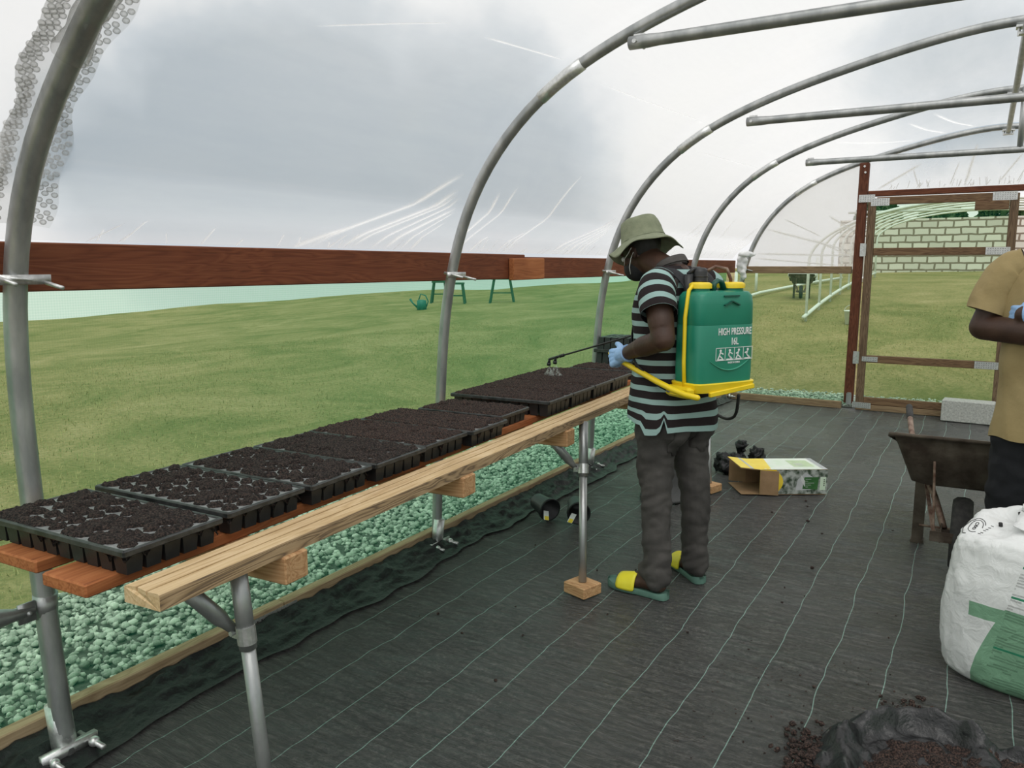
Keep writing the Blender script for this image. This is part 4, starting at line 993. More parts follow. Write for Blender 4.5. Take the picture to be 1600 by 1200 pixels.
def man():
    m = thing('person', 'person in green bucket hat and striped polo shirt watering trays with a backpack sprayer', 'person', (MX, MY, 0), MR)
    # body: one continuous surface
    hb, Q, HM = head_segs((.238, 0, 1.562), (.89, .06, -.45))
    hb.tube([(.02, 0, 1.44), (.10, 0, 1.49), (.195, 0, 1.53)], [.075, .060, .060], 16, round_caps=True)
    S = [((.03, 0, .90), (.035, 0, 1.15), .115, .115), ((.035, .05, 1.15), (.02, .09, 1.36), .10, .085), ((.035, -.05, 1.15), (.02, -.09, 1.36), .10, .085),
         ((.0, .06, 1.40), (-.02, .175, 1.41), .07, .066), ((.0, -.06, 1.40), (-.01, -.175, 1.41), .07, .066),
         ((-.03, .185, 1.40), (-.125, .243, 1.195), .060, .050), ((-.06, .205, 1.34), (-.10, .232, 1.26), .060, .056), ((-.125, .243, 1.195), (.03, .202, 1.150), .047, .046), ((.03, .202, 1.150), (.185, .152, 1.100), .044, .029),
         ((-.02, -.185, 1.40), (.05, -.275, 1.16), .060, .049), ((.05, -.275, 1.16), (.17, -.25, 1.165), .046, .042), ((.17, -.25, 1.165), (.285, -.21, 1.178), .040, .029),
         ((.03, .09, .86), (.012, .104, .49), .078, .048), ((.012, .104, .49), (-.015, .110, .10), .048, .038), ((-.006, .106, .36), (-.008, .108, .28), .046, .043),
         ((.03, -.09, .86), (-.02, -.12, .49), .078, .048), ((-.02, -.12, .49), (-.003, -.163, .10), .048, .038), ((-.017, -.13, .36), (-.014, -.14, .28), .046, .043)]
    for p, q, r0, r1 in S: hb.tube([p, q], [r0, r1], 14, round_caps=True)
    foot_mb(hb, (-.065, .108, 0), (.216, .178, 0), (-.015, .110, .11), .022, 1); foot_mb(hb, (-.043, -.160, 0), (.232, -.272, 0), (-.003, -.163, .11), .022, -1)
    hb.build('body', 'skin', m, remesh=(.0068, 5))
    for k in (-1, 1):
        e = MB(); e.ball(Q(.086, k * .031, .006), .0115, mi=0); o = e.build('eye', 'white_cloth', m, smooth=True); e = MB(); e.ball(Q(.0945, k * .031, .005), .0055); e.build('iris', 'ink_black', o, smooth=True)
    b = MB(); b.ball(Q(-.012, 0, .030), .0945, (1.05, .86, .96), 22, 14, HM); b.build('hair', 'ink_black', m, remesh=(.007, 2), displace=lambda p: .002 * pn(p, 120))
    b = MB(); b.ball(Q(.052, 0, -.058), .060, (1.08, 1.06, .98), 20, 14, HM); b.ball(Q(.07, 0, -.035), .046, (1.1, .9, .9), 16, 10, HM); b.build('face_mask', 'black_cloth', m, remesh=(.006, 4))
    b = MB(); b.tube([Q(.075, .056, -.030), Q(.045, .078, -.012), Q(.005, .087, -.002), Q(-.018, .086, .012)], .0018, 6); b.tube([Q(.055, .062, -.085), Q(.035, .079, -.060), Q(.005, .086, -.030), Q(-.02, .086, -.012)], .0018, 6); b.build('mask_strap', 'white_cloth', m, smooth=True)
    # bucket hat
    ax = unit((.32, .02, .95)); prof = [(.002, .104), (.04, .103), (.070, .099), (.080, .092), (.086, .075), (.092, .045), (.097, .015), (.101, .0), (.106, -.006), (.120, -.017), (.138, -.032), (.155, -.046), (.166, -.054)]
    def wob(i, t, r, z):
        k = max(0, (i - 7) / 5); return r * (1 + .03 * k * math.sin(3 * t + .6)) + .004 * mnoise.noise(Vector((math.cos(t) * 2, math.sin(t) * 2, z * 20))), z + k * (.016 * math.sin(3 * t + 1.2) + .011 * math.sin(5 * t) - .012 * math.cos(t))
    b = MB(); b.lathe(prof, (.230, 0, 1.616), 64, ax, 0, wob); hat = b.build('bucket_hat', 'khaki_hat', m, smooth=True, solid=.004, displace=lambda p: .003 * pn(p, 28))
    b = MB(); b.lathe([(.0965, .036), (.0995, .015), (.1035, .002)], (.230, 0, 1.616), 48, ax); b.build('hat_band', 'khaki_hat', hat, smooth=True)
    # striped polo shirt
    rows = [(.79, .018, 0, .168, .212, 2.6), (.85, .018, 0, .166, .210, 2.5), (.93, .028, 0, .156, .200, 2.3), (1.05, .045, 0, .138, .186, 2.3), (1.18, .048, 0, .134, .186, 2.3), (1.28, .045, 0, .132, .196, 2.4), (1.35, .035, 0, .124, .203, 2.5), (1.41, .024, 0, .110, .200, 2.4), (1.45, .026, 0, .094, .165, 2.2), (1.478, .035, 0, .080, .115, 2.0), (1.500, .045, 0, .066, .078, 2.0)]
    def hem(t):
        d = abs(math.atan2(math.sin(t - 2.15), math.cos(t - 2.15))); notch = .07 * max(0, 1 - d / .11); back = -.012 if math.cos(t) < 0 else .03
        return notch + back + .012 * math.sin(3 * t)
    b = MB(); torso_cloth(b, rows, 60, hem, seed=1)
    sleeve_cloth(b, [(.005, .12, 1.425), (-.015, .172, 1.405), (-.055, .212, 1.355), (-.092, .238, 1.300)], [.072, .083, .079, .077], 20, 2, v0=.02)
    sleeve_cloth(b, [(.005, -.12, 1.425), (-.01, -.172, 1.405), (.005, -.215, 1.345), (.02, -.235, 1.29)], [.072, .083, .079, .077], 20, 3, v0=.02)
    sh = b.build('polo_shirt', 'striped_knit', m, smooth=True)
    b = MB(); rings = []
    for r, z, dx in ((.070, 1.486, 0), (.064, 1.510, .004), (.062, 1.522, .006), (.067, 1.512, .004), (.073, 1.494, -.002)):
        rings.append([V3((.055 + dx + r * math.cos(t), r * 1.05 * math.sin(t), z - .03 * math.cos(t))) for t in np.linspace(0, 2 * math.pi, 36, endpoint=False)])
    b.loft(rings, (False, False)); c = b.build('collar', 'trouser_grey', sh, smooth=True); c['label'] = 'dark ribbed collar'
    # trousers
    T = [((.04, .0, .93), (.04, 0, .90), .135, .140), ((.03, .080, .92), (.03, .092, .84), .103, .104), ((.03, -.080, .92), (.03, -.092, .84), .103, .104), ((-.035, .075, .86), (-.038, .085, .79), .090, .088), ((-.035, -.075, .86), (-.038, -.085, .79), .090, .088),
         ((.03, .092, .84), (.022, .103, .66), .102, .086), ((.025, .103, .66), (.012, .106, .47), .086, .068), ((.012, .106, .47), (.0, .110, .28), .068, .064), ((.0, .110, .28), (-.012, .112, .125), .063, .062), ((-.012, .112, .13), (-.016, .113, .095), .064, .066), ((.012, .118, .125), (.025, .12, .115), .052, .050),
         ((.03, -.092, .84), (.005, -.105, .66), .102, .086), ((.008, -.105, .66), (-.022, -.120, .47), .086, .069), ((-.022, -.120, .47), (-.015, -.142, .28), .068, .064), ((-.015, -.142, .28), (-.004, -.163, .125), .063, .062), ((-.004, -.163, .13), (-.008, -.164, .095), .064, .066), ((.018, -.172, .125), (.03, -.176, .115), .052, .050)]
    b = capsules(T); w = lambda p: .007 * pn((p[0] * 1.6 + p[2] * .9, p[1] * 1.6, p[2] * 1.3), 7, 2) + .005 * pn((p[0] + p[2], p[1] - p[2] * .6, p[2] * 1.2), 17, 5) + .011 * abs(pn((p[0] * 1.3 + p[2] * 1.1, p[1] * 1.3 - p[2] * .8, p[2] * 1.0), 12, 8))
    tr = b.build('trousers', 'trouser_grey', m, remesh=(.0085, 4), displace=w)
    b = MB()                                          # back pocket and side seam stitching
    def patch(y0, y1, z0, z1):
        pts = []; nn = 9
        for i in range(nn):
            for j in range(nn):
                y = y0 + (y1 - y0) * i / 8; z = z0 + (z1 - z0) * j / 8 - (.02 if j == 0 and 2 < i < 6 else 0)
                h = on_mesh(tr, (-.6, y, z), (1, 0, 0)); pts.append(h[0] + V3((-.003, 0, 0)))
        b.grid(pts, nn, nn)
    patch(.035, .130, .685, .80); b.build('back_pocket', 'trouser_grey', tr, smooth=True, solid=.006)
    b = MB(); patch(-.130, -.035, .685, .80); b.build('back_pocket', 'trouser_grey', tr, smooth=True, solid=.006)
    # blue glove on the left hand, gripping the pump lever
    b = MB(); hand_mb(b, (.190, .150, 1.098), (.93, -.12, -.28), (.10, 1, .20), (.55, -.1, .80), (62, 88, 62), 1.03, .5, .0022, .22)
    b.tube([(.165, .157, 1.106), (.205, .148, 1.094)], [.037, .034], 14); b.tube([(.152, .160, 1.110), (.166, .156, 1.106)], [.042, .038], 14)
    g = b.build('glove', 'blue_glove', m, remesh=(.0034, 3)); g['label'] = 'pale blue rubber glove on the left hand'
    b = MB(); hand_mb(b, (.285, -.21, 1.178), (.9, .15, .05), (.1, -1, .2), (.2, .1, .95), (60, 85, 60), 1.03, .5, .0022); b.tube([(.262, -.218, 1.175), (.30, -.208, 1.18)], [.036, .034], 14)
    b.build('glove', 'blue_glove', m, remesh=(.0034, 3))
    sandal(m, (-.065, .108), (.216, .178), 1); sandal(m, (-.043, -.160), (.232, -.272), -1)
man()

# ------------------------------------------------------------------ backpack sprayer and its lance
SPZ = .93; SPL = man_world((-.192, -.004, 1.008)); SPR = MR - R(9)
def in_tank(p):                                        # from the man's frame to the sprayer's
    w = man_world(p); c, s = math.cos(SPR), math.sin(SPR); dx, dy = w[0] - SPL[0], w[1] - SPL[1]; return V3((c * dx + s * dy, -s * dx + c * dy, (w[2] - SPL[2]) / SPZ))
def sprayer():
    t = thing('backpack_sprayer', 'green plastic backpack sprayer tank with yellow base and caps', 'sprayer', SPL, SPR); t.scale = (1, 1, SPZ)
    def ring(z, a, b_, px=6, cx=0): return ell_ring((cx, 0, z), a, b_, 72, px)
    b = MB(); b.loft([ring(.0, .084, .158), ring(.06, .085, .160), ring(.262, .084, .158), ring(.266, .0825, .1565), ring(.270, .084, .158), ring(.36, .083, .156), ring(.395, .080, .152), ring(.412, .072, .142, 5), ring(.418, .056, .12, 4)])
    for y, r in ((.088, .040), (-.082, .052)): b.lathe([(r, .40), (r, .436)], (0, y, 0), 28, caps=True)
    tk = b.build('tank', 'green_plastic', t, smooth=True); smooth_by_angle(tk, 40)
    for y, r in ((.088, .046), (-.082, .058)):
        b = MB(); b.lathe([(r, .428), (r, .446), (r - .004, .452), (r - .012, .455), (.002, .456)], (0, y, 0), 48, None, 0, lambda i, a, rr, z: (rr + (.0015 * math.cos(a * 24) if i < 2 else 0), z)); b.lathe([(.002, .428), (r, .428)], (0, y, 0), 48); b.build('cap', 'yellow_plastic', t, smooth=True)
    b = MB(); b.tube([(-.02, .036, .415), (-.02, .034, .448), (-.02, .014, .462), (-.02, -.010, .455), (-.02, -.022, .425)], .011, 10, flat=(1, 1.4)); b.build('carry_handle', 'dark_green_plastic', t, smooth=True)
    b = MB()                                           # moulded marks: chevron, slot and the curved groove
    X = -.0858
    for s in (-1, 1): b.bar((X, .0 - .01, .372), (X, s * .042 - .01, .354), .005, .016, (1, 0, 0))
    b.bar((X + .001, .032, .395), (X + .001, -.052, .395), .006, .006, (1, 0, 0)); b.build('moulded_mark', 'dark_green_plastic', tk)
    b = MB(); P = [(X + .0005, y, .062 + .045 * ((y + .01) / .11) ** 2) for y in np.linspace(.10, -.12, 16)]; b.tube(P, [.002 + .005 * math.sin(math.pi * k / 15) for k in range(16)], 8, flat=(1, .5)); b.build('curved_groove', 'pale_green_moulding', tk, smooth=True)
    base = lambda y, z, x=X: Matrix(((0, 0, -1, x), (-1, 0, 0, y), (0, 1, 0, z), (0, 0, 0, 1)))
    text_mesh('lettering', 'HIGH PRESSURE', .044, 'white_print', tk, base(-.034, .235), .60); text_mesh('lettering', '16L', .044, 'white_print', tk, base(-.034, .190), .66)
    text_mesh('lettering', 'MADE IN CHINA', .0115, 'white_print', tk, base(-.034, .095), .8)
    b = MB()                                           # four small pictograms in frames
    def ln(p, q, w=.0022): b.bar((X - .0002, -.034 - p[0], .135 + p[1]), (X - .0002, -.034 - q[0], .135 + q[1]), w, .001, (1, 0, 0))
    for z in (-.028, .028): ln((-.102, z), (.102, z))
    for k in range(5): ln((-.102 + .051 * k, -.028), (-.102 + .051 * k, .028))
    for k in range(4):
        cx = -.0765 + .051 * k
        b.tube([(X + .0002, -.034 - cx, .151), (X - .0006, -.034 - cx, .151)], .006, 10)
        for p, q in (((cx, .012), (cx - .006, -.006)), ((cx - .006, -.006), (cx + (.01 if k % 2 else -.014), -.022)), ((cx - .006, -.006), (cx + .012, -.02)), ((cx, .008), (cx + (.016 if k < 2 else -.016), .0)), ((cx - .018, -.024), (cx + .018, -.024))): ln(p, q, .0055)
    b.build('pictograms', 'white_print', tk)
    b = MB(); b.loft([ring(-.038, .085, .155), ring(-.036, .088, .165), ring(-.014, .092, .170), ring(.002, .094, .174), ring(.006, .090, .170)]); bs = b.build('base', 'yellow_plastic', t, smooth=True); smooth_by_angle(bs, 40)
    b = MB(); b.bar((-.0, .160, -.035), (-.0, .200, -.035), .15, .05, bev=.01); b.box((.03, .16, -.04), (.13, .05, .05), bev=.01); b.bar((-.09, .10, -.045), (-.09, -.15, -.02), .016, .022, bev=.003); b.build('lever_bracket', 'yellow_plastic', bs)
    b = MB(); b.tube([(.05, .185, -.035), (.05, .205, -.035)], .010, 12); b.build('pivot_bolt', 'bright_zinc', bs, smooth=True)
    b = MB(); b.tube([(-.01, .166, -.03), (-.008, .172, .10), (-.005, .170, .30), (.0, .150, .42), (.0, .125, .445)], .0085, 10); b.build('side_rod', 'yellow_plastic', t, smooth=True)
    b = MB(); b.tube([in_tank(p) for p in ((.310, .116, 1.092), (.27, .122, 1.08), (.204, .137, 1.061), (.12, .170, 1.050), (.014, .205, 1.033), (-.087, .228, 1.012), (-.171, .234, .992), (-.239, .228, .976), (-.29, .218, .970))], [.0125] * 3 + [.0135] * 6, 12, round_caps=True); b.build('pump_lever', 'yellow_plastic', t, smooth=True)
    b = MB(); b.lathe([(.034, .41), (.034, .50), (.028, .515), (.02, .52), (.001, .521)], (.055, .045, 0), 22); b.lathe([(.02, .41), (.02, .49), (.001, .491)], (.062, .10, 0), 16)
    for z in (.44, .46, .48): b.lathe([(.0345, z - .003), (.037, z), (.0345, z + .003)], (.055, .045, 0), 22)
    b.tube([(.065, .10, .49), (.06, .075, .515), (.055, .045, .515)], .010, 8); b.build('pump_chamber', 'black_plastic', t, smooth=True)
    b = MB(); b.tube([(.05, .02, .50), (.03, -.02, .525), (.0, -.055, .515), (-.012, -.068, .47), (-.012, -.07, .45)], .0075, 8); b.build('overflow_hose', 'rusty_pipe', t, smooth=True)
    for s in (1, -1):
        b = MB(); P = [(-.13, .08 * s, 1.38), (-.105, .09 * s, 1.435), (-.05, .10 * s, 1.480), (.02, .10 * s, 1.490), (.085, .105 * s, 1.455), (.135, .11 * s, 1.37), (.172, .115 * s, 1.24), (.165, .135 * s, 1.13), (.10, .178 * s, 1.07), (.02, .202 * s, 1.03), (-.07, .19 * s, .985), (-.13, .15 * s, .965)]
        b.tube([in_tank(p) for p in interp_rows(P, 30)], .022, 10, flat=(1, .22), up=(1, 0, .3)); b.build('shoulder_strap', 'black_cloth', t, smooth=True)
    b = MB(); b.box((.082, 0, .21), (.03, .24, .34), bev=.012); b.build('back_pad', 'black_cloth', t)
    b = MB(); b.tube([in_tank(p) for p in interp_rows([(-.20, -.18, .93), (-.12, -.28, .80), (.02, -.36, .76), (.18, -.34, .86), (.26, -.26, 1.05), (.30, -.205, 1.150), (.322, -.196, 1.185)], 24)], .0075, 8); b.build('hose', 'black_rubber', t, smooth=True)
sprayer()
def lance():
    a, n = man_world((.32, -.195, 1.190)), man_world((1.055, -.20, .985)); d = unit(n - a)
    t = thing('spray_lance', 'black spray lance with twin nozzles held over the seed trays', 'lance', a, 0); L_ = np.linalg.norm(n - a); z = V3((0, 0, 0))
    b = MB(); b.tube([z + d * .10, d * L_], .0052, 10); b.build('tube', 'black_plastic', t, smooth=True)
    b = MB(); b.tube([-d * .045, z, d * .10, d * .125, d * .135], [.012, .0155, .0155, .012, .007], 12); b.tube([d * .02 + V3((0, 0, .012)), d * .06 + V3((0, 0, .022)), d * .10 + V3((0, 0, .013))], .005, 8); b.build('grip', 'black_plastic', t, smooth=True)
    b = MB(); b.tube([d * (L_ - .055), d * (L_ - .02)], [.0095, .0095], 12); b.tube([d * (L_ - .01), d * L_, d * (L_ + .075)], [.006, .0085, .0075], 12)
    for k in (.018, .075):
        c = d * (L_ + k); b.tube([c, c + V3((0, 0, -.022)) + d * .004], [.007, .0085], 12); b.tube([c + V3((0, 0, -.020)) + d * .004, c + V3((0, 0, -.036)) + d * .006], [.0125, .011], 14)
    b.build('nozzle_head', 'black_plastic', t, smooth=True)
    rr = random.Random(11); b = MB()
    for k in (.018, .075):
        c = a + d * (L_ + k) + V3((0, 0, -.038))
        for q in range(220):
            u = rr.random() ** .7; an = rr.uniform(0, 6.28); rad = u * .055 * (.55 + .45 * rr.random()); p = c + V3((math.cos(an) * rad, math.sin(an) * rad, -u * .085)); b.tube([p, p + V3((math.cos(an) * .006, math.sin(an) * .006, -.010))], .0007, 3, caps=False)
    tag(b.build('water_spray', 'water_drops'), 'fine water spray falling from the lance nozzles', 'water', kind='stuff')
lance()

# ------------------------------------------------------------------ the man with folded arms
def second_person():
    m = thing('person', 'person in tan t-shirt and black trousers standing with folded arms at right edge', 'person', (.300, 4.00, 0), R(-94))
    b, Q, HM = head_segs((.035, 0, 1.735), (.98, .1, -.12)); b.tube([(-.01, 0, 1.52), (.005, 0, 1.68)], [.068, .060], 16, round_caps=True)
    S = [((0, 0, .95), (0, 0, 1.25), .125, .13), ((0, .07, 1.22), (-.01, .10, 1.46), .11, .095), ((0, -.07, 1.22), (-.01, -.10, 1.46), .11, .095), ((-.01, .06, 1.50), (-.01, .19, 1.485), .075, .072), ((-.01, -.06, 1.50), (-.01, -.19, 1.485), .075, .072),
         ((-.01, -.20, 1.475), (.02, -.285, 1.235), .066, .055), ((.02, -.285, 1.235), (.16, -.10, 1.225), .056, .054), ((.16, -.10, 1.225), (.185, .07, 1.255), .050, .034),
         ((-.01, .20, 1.475), (.03, .285, 1.24), .066, .054), ((.03, .285, 1.24), (.200, .08, 1.275), .055, .053), ((.200, .08, 1.275), (.150, -.13, 1.300), .050, .040)]
    for s in (-1, 1): S += [((0, s * .10, .95), (.02, s * .12, .52), .098, .062), ((.02, s * .12, .52), (-.02, s * .13, .10), .060, .042), ((0, s * .125, .40), (-.01, s * .128, .30), .066, .058)]
    for p, q, r0, r1 in S: b.tube([p, q], [r0, r1], 14, round_caps=True)
    b.build('body', 'skin', m, remesh=(.0085, 5))
    for k in (-1, 1):
        e = MB(); e.ball(Q(.086, k * .031, .006), .0115); o = e.build('eye', 'white_cloth', m, smooth=True); e = MB(); e.ball(Q(.0945, k * .031, .005), .0055); e.build('iris', 'ink_black', o, smooth=True)
    b = MB(); b.ball(Q(-.020, 0, .045), .097, (1.04, .86, .94), 20, 14, HM); b.build('hair', 'ink_black', m, remesh=(.008, 2), displace=lambda p: .002 * pn(p, 120))
    rows = [(.755, 0, 0, .150, .222, 2.4), (.85, 0, 0, .150, .218, 2.4), (1.0, 0, 0, .142, .205, 2.4), (1.15, .005, 0, .140, .208, 2.4), (1.30, .005, 0, .142, .222, 2.5), (1.42, -.005, 0, .130, .225, 2.6), (1.49, -.01, 0, .108, .210, 2.4), (1.53, -.01, 0, .088, .160, 2.2), (1.555, -.005, 0, .074, .10, 2.0)]
    b = MB(); torso_cloth(b, rows, 54, lambda t: .02 * math.cos(t) + .008 * math.sin(4 * t), seed=6, fold=.008)
    for s in (-1, 1): sleeve_cloth(b, [(-.01, .14 * s, 1.505), (-.012, .195 * s, 1.480), (-.0, .240 * s, 1.405), (.012, .272 * s, 1.300)], [.075, .088, .084, .086], 22, 6 + s, .006)
    b.build('t_shirt', 'tan_cotton', m, smooth=True)
    T = [((0, 0, .96), (0, 0, .90), .135, .14)]
    for s in (-1, 1): T += [((0, s * .09, .93), (.005, s * .105, .78), .100, .108), ((.005, s * .105, .78), (.02, s * .13, .50), .115, .090), ((.02, s * .13, .50), (-.005, s * .135, .10), .088, .082), ((-.04, s * .08, .88), (-.04, s * .09, .80), .085, .085)]
    capsules(T).build('trousers', 'trouser_black', m, remesh=(.01, 4), displace=lambda p: .010 * pn((p[0], p[1], p[2] * 2.4), 8, 9) + .005 * pn(p, 22))
    b = MB(); hand_mb(b, (.150, -.125, 1.300), (-.80, -.55, -.05), (.5, -.8, .1), (0, 0, 1), (10, 10, 8), 1.0, .2, .0022); b.tube([(.163, -.085, 1.306), (.150, -.130, 1.300)], [.046, .043], 14); b.build('glove', 'blue_glove', m, remesh=(.0042, 3))
    b = MB(); hand_mb(b, (.185, .075, 1.255), (-.35, .92, .15), (.9, .35, 0), (0, 0, 1), (25, 30, 25), 1.0, .4, .0022); b.tube([(.186, .04, 1.25), (.184, .09, 1.257)], [.040, .036], 14); b.build('glove', 'blue_glove', m, remesh=(.0042, 3))
    for s in (-1, 1):
        b = MB(); b.tube([(-.07, s * .135, .055), (.02, s * .137, .055), (.12, s * .150, .040), (.185, s * .158, .032)], [.046, .050, .044, .032], 14, round_caps=True, flat=(1, .85)); b.tube([(-.02, s * .135, .06), (-.015, s * .135, .13)], [.05, .052], 14)
        for k in (.0,): b.box((.055, s * .146, .012), (.27, .085, .024), bev=.01)
        b.build('shoe', 'dark_shoe', m, remesh=(.008, 3))
second_person()

# ------------------------------------------------------------------ things standing and lying on the floor
def wheelbarrow(loc, rz, label):
    t = thing('wheelbarrow', label, 'wheelbarrow', loc, rz)
    def rect(x0, x1, y0, y1, z0, z1, k=.05):             # z0 front, z1 rear, rounded corners
        out = []
        for (cx, cy, a0) in ((x1 - k, y1 - k, 0), (x0 + k, y1 - k, 90), (x0 + k, y0 + k, 180), (x1 - k, y0 + k, 270)):
            for q in range(5):
                a = R(a0 + q * 22.5); x, y = cx + k * math.cos(a), cy + k * math.sin(a); f = (y - y0) / (y1 - y0); out.append(V3((x, y, z0 + (z1 - z0) * f)))
        return out
    b = MB(); b.loft([rect(-.345, .345, -.565, .22, .672, .482), rect(-.345, .345, -.570, .225, .690, .500), rect(-.325, .325, -.555, .21, .690, .500), rect(-.30, .30, -.535, .19, .62, .48), rect(-.235, .235, -.455, .12, .43, .418), rect(-.20, .20, -.42, .10, .415, .405)], (False, True))
    b.build('pan', 'rusty_steel', t, smooth=True, solid=.004, displace=lambda p: .006 * pn(p, 6))
    for s in (-1, 1):
        b = MB(); b.tube(interp_rows([(s * .075, -.42, .20), (s * .14, -.28, .36), (s * .205, -.10, .398), (s * .25, .15, .43), (s * .30, .40, .52), (s * .335, .68, .60)], 20), .0165, 12); h = b.build('handle', 'rusty_pipe', t, smooth=True)
        b = MB(); b.tube([(s * .322, .58, .572), (s * .341, .73, .614)], .020, 12, round_caps=True); b.build('grip', 'black_rubber', h, smooth=True)
        b = MB(); b.box((s * .205, -.08, .205), (.055, .008, .41)); b.box((s * .205 - s * .025, -.06, .205), (.006, .045, .41)); b.box((s * .205, -.06, .008), (.065, .07, .016)); b.build('leg', 'rusty_steel', t)
        b = MB(); b.bar((s * .19, -.10, .39), (s * .115, -.57, .22), .018, .006); b.tube([(s * .135, -.53, .56), (s * .115, -.585, .21)], .006, 8); b.build('strut', 'rusty_pipe', t)
    b = MB(); b.tube([(-.2, -.085, .10), (.2, -.085, .10)], .007, 8); b.build('leg_rod', 'rusty_pipe', t, smooth=True)
    b = MB(); b.box((0, -.59, .205), (.26, .008, .05)); b.tube([(-.11, -.42, .183), (.11, -.42, .183)], .012, 10); b.box((-.085, -.50, .20), (.006, .18, .05)); b.box((.085, -.50, .20), (.006, .18, .05)); b.build('nose_bar', 'rusty_steel', t)
    b = MB(); pr = [(.115, -.030), (.140, -.046), (.165, -.045), (.180, -.028), (.184, 0), (.180, .028), (.165, .045), (.140, .046), (.115, .030), (.115, -.030)]
    b.lathe(pr, (0, -.42, .184), 40, (1, 0, 0)); w = b.build('wheel', 'black_rubber', t, smooth=True)
    b = MB(); b.lathe([(.02, -.03), (.116, -.022), (.116, .022), (.02, .03)], (0, -.42, .184), 28, (1, 0, 0)); b.build('wheel_rim', 'rusty_steel', w, smooth=True)
    return t
wheelbarrow((.0, 4.78, 0), 0, 'rusty steel wheelbarrow standing behind the man with folded arms')

def cardboard_box():
    t = thing('cardboard_box', 'open cardboard box with yellow and green print lying on its side', 'box', (-1.055, 5.42, 0), R(32))
    Lx, Ly, H = .45, .30, .17; x0, x1, y0, y1 = -Lx / 2, Lx / 2, -Ly / 2, Ly / 2; th = .004
    b = MB(); b.box((0, 0, th / 2), (Lx, Ly, th)); b.box((0, 0, H - th / 2), (Lx, Ly, th)); b.box((0, y0 + th / 2, H / 2), (Lx, th, H - 2 * th)); b.box((0, y1 - th / 2, H / 2), (Lx, th, H - 2 * th)); b.box((x1 - th / 2, 0, H / 2), (th, Ly - 2 * th, H - 2 * th)); b.build('carton', 'cardboard', t)
    b = MB(); b.bar((x0 - .13, 0, H + .012), (x0, 0, H - th / 2), Ly, th); f = b.build('top_flap', 'cardboard', t)
    b = MB(); b.bar((x0 + .0, y0 - .004, H / 2), (x0 + .115, y0 - .030, H / 2), H * .96, th, (0, 1, 0)); b.build('side_flap', 'cardboard', t)
    b = MB(); b.bar((x0, y1 - .002, H / 2), (x0 - .10, y1 + .05, H / 2), H * .96, th, (0, 1, 0)); b.build('side_flap', 'cardboard', t)
    b = MB(); b.bar((x0, 0, th / 2), (x0 - .12, 0, .004), Ly * .96, th); b.build('bottom_flap', 'cardboard', t)
    def panel(name, pts, m, par=t): b = MB(); b.add(pts, [tuple(range(len(pts)))]); return b.build(name, m, par)
    zt = H + .0008; T = lambda x, y, dz=0: (x, y, zt + dz)
    panel('print', [T(x0, y0), T(x1, y0), T(x1, y1), T(x0, y1)], 'print_pale')
    panel('print', [T(x0, y0, .0006), T(x0 + .075, y0, .0006), T(x0 + .12, y1, .0006), T(x0, y1, .0006)], 'print_yellow')
    panel('print', [T(x1 - .20, y0 + .07, .0006), T(x1 - .06, y0 + .07, .0006), T(x1 - .06, y1 - .06, .0006), T(x1 - .20, y1 - .06, .0006)], 'print_lime')
    panel('print', [T(x1 - .035, y0, .0006), T(x1, y0, .0006), T(x1, y1, .0006), T(x1 - .035, y1, .0006)], 'print_silver')
    fz = lambda x, y: (x, y, H + .0175 - (x - (x0 - .13)) / .13 * .0155 - .0008 + .0006)
    panel('print', [fz(x0 - .13, y0), fz(x0, y0), fz(x0, y1), fz(x0 - .13, y1)], 'print_yellow', f)
    panel('print_stripe', [(*fz(x0 - .06, y0)[:2], fz(x0 - .06, y0)[2] + .0006), (*fz(x0 - .042, y0)[:2], fz(x0 - .042, y0)[2] + .0006), (*fz(x0 - .042, y1)[:2], fz(x0 - .042, y1)[2] + .0006), (*fz(x0 - .06, y1)[:2], fz(x0 - .06, y1)[2] + .0006)], 'print_silver', f)
    F = lambda x, z, d=0: (x, y0 - .0008 - d, z)
    panel('side_print', [F(x0 + .0, .004), F(x1, .004), F(x1, H - .002), F(x0, H - .002)], 'print_photo')
    arc = [F(x0, .004, .0006)] + [F(x0 + .155 - .05 * ((k / 8 - .5) * 2) ** 2, .004 + (H - .006) * k / 8, .0006) for k in range(9)] + [F(x0, H - .002, .0006)]
    panel('side_print', arc, 'print_yellow')
    panel('side_print', [F(x0 + .24, .03, .0006), F(x1 - .11, .03, .0006), F(x1 - .10, .12, .0006), F(x0 + .30, .15, .0006), F(x0 + .25, .10, .0006)], 'print_silver')
    panel('side_print', [F(x1 - .165, .038, .0012), F(x1 - .065, .034, .0012), F(x1 - .058, .118, .0012), F(x1 - .155, .118, .0012)], 'print_green')
    panel('side_print', [F(x1 - .05, .03, .0012), F(x1 - .012, .03, .0012), F(x1 - .010, .12, .0012), F(x1 - .048, .12, .0012)], 'print_pale')
    b = MB()
    for k in range(5): b.bar(F(x1 - .16 + .012, .052 + .013 * k, .002), F(x1 - .16 + .03 + .04 * ((k * 7) % 3) / 2, .052 + .013 * k, .002), .0005, .004, (0, 1, 0))
    for k in range(7): b.bar(F(x0 + .275 + .004 * k, .09 - .006 * k, .002), F(x0 + .275 + .004 * k, .10 - .006 * k + .03, .002), .0025, .0005, (0, 1, 0))
    for k in range(13): b.bar(T(x0 + .03 + .032 * k, y0 + .010, .0015), T(x0 + .046 + .032 * k, y0 + .010, .0015), .010, .0004)
    for k in range(4): b.bar(T(x1 - .175, y0 + .10 + .018 * k, .0015), T(x1 - .12, y0 + .10 + .018 * k, .0015), .006, .0004)
    b.build('print_lines', 'white_print', t)
    b = MB()
    for k in range(4): b.tube([F(x1 - .022, .10 - .013 * k, .0012), F(x1 - .022, .10 - .013 * k, .0022)], .004, 8)
    b.build('print_dots', 'ink_black', t)
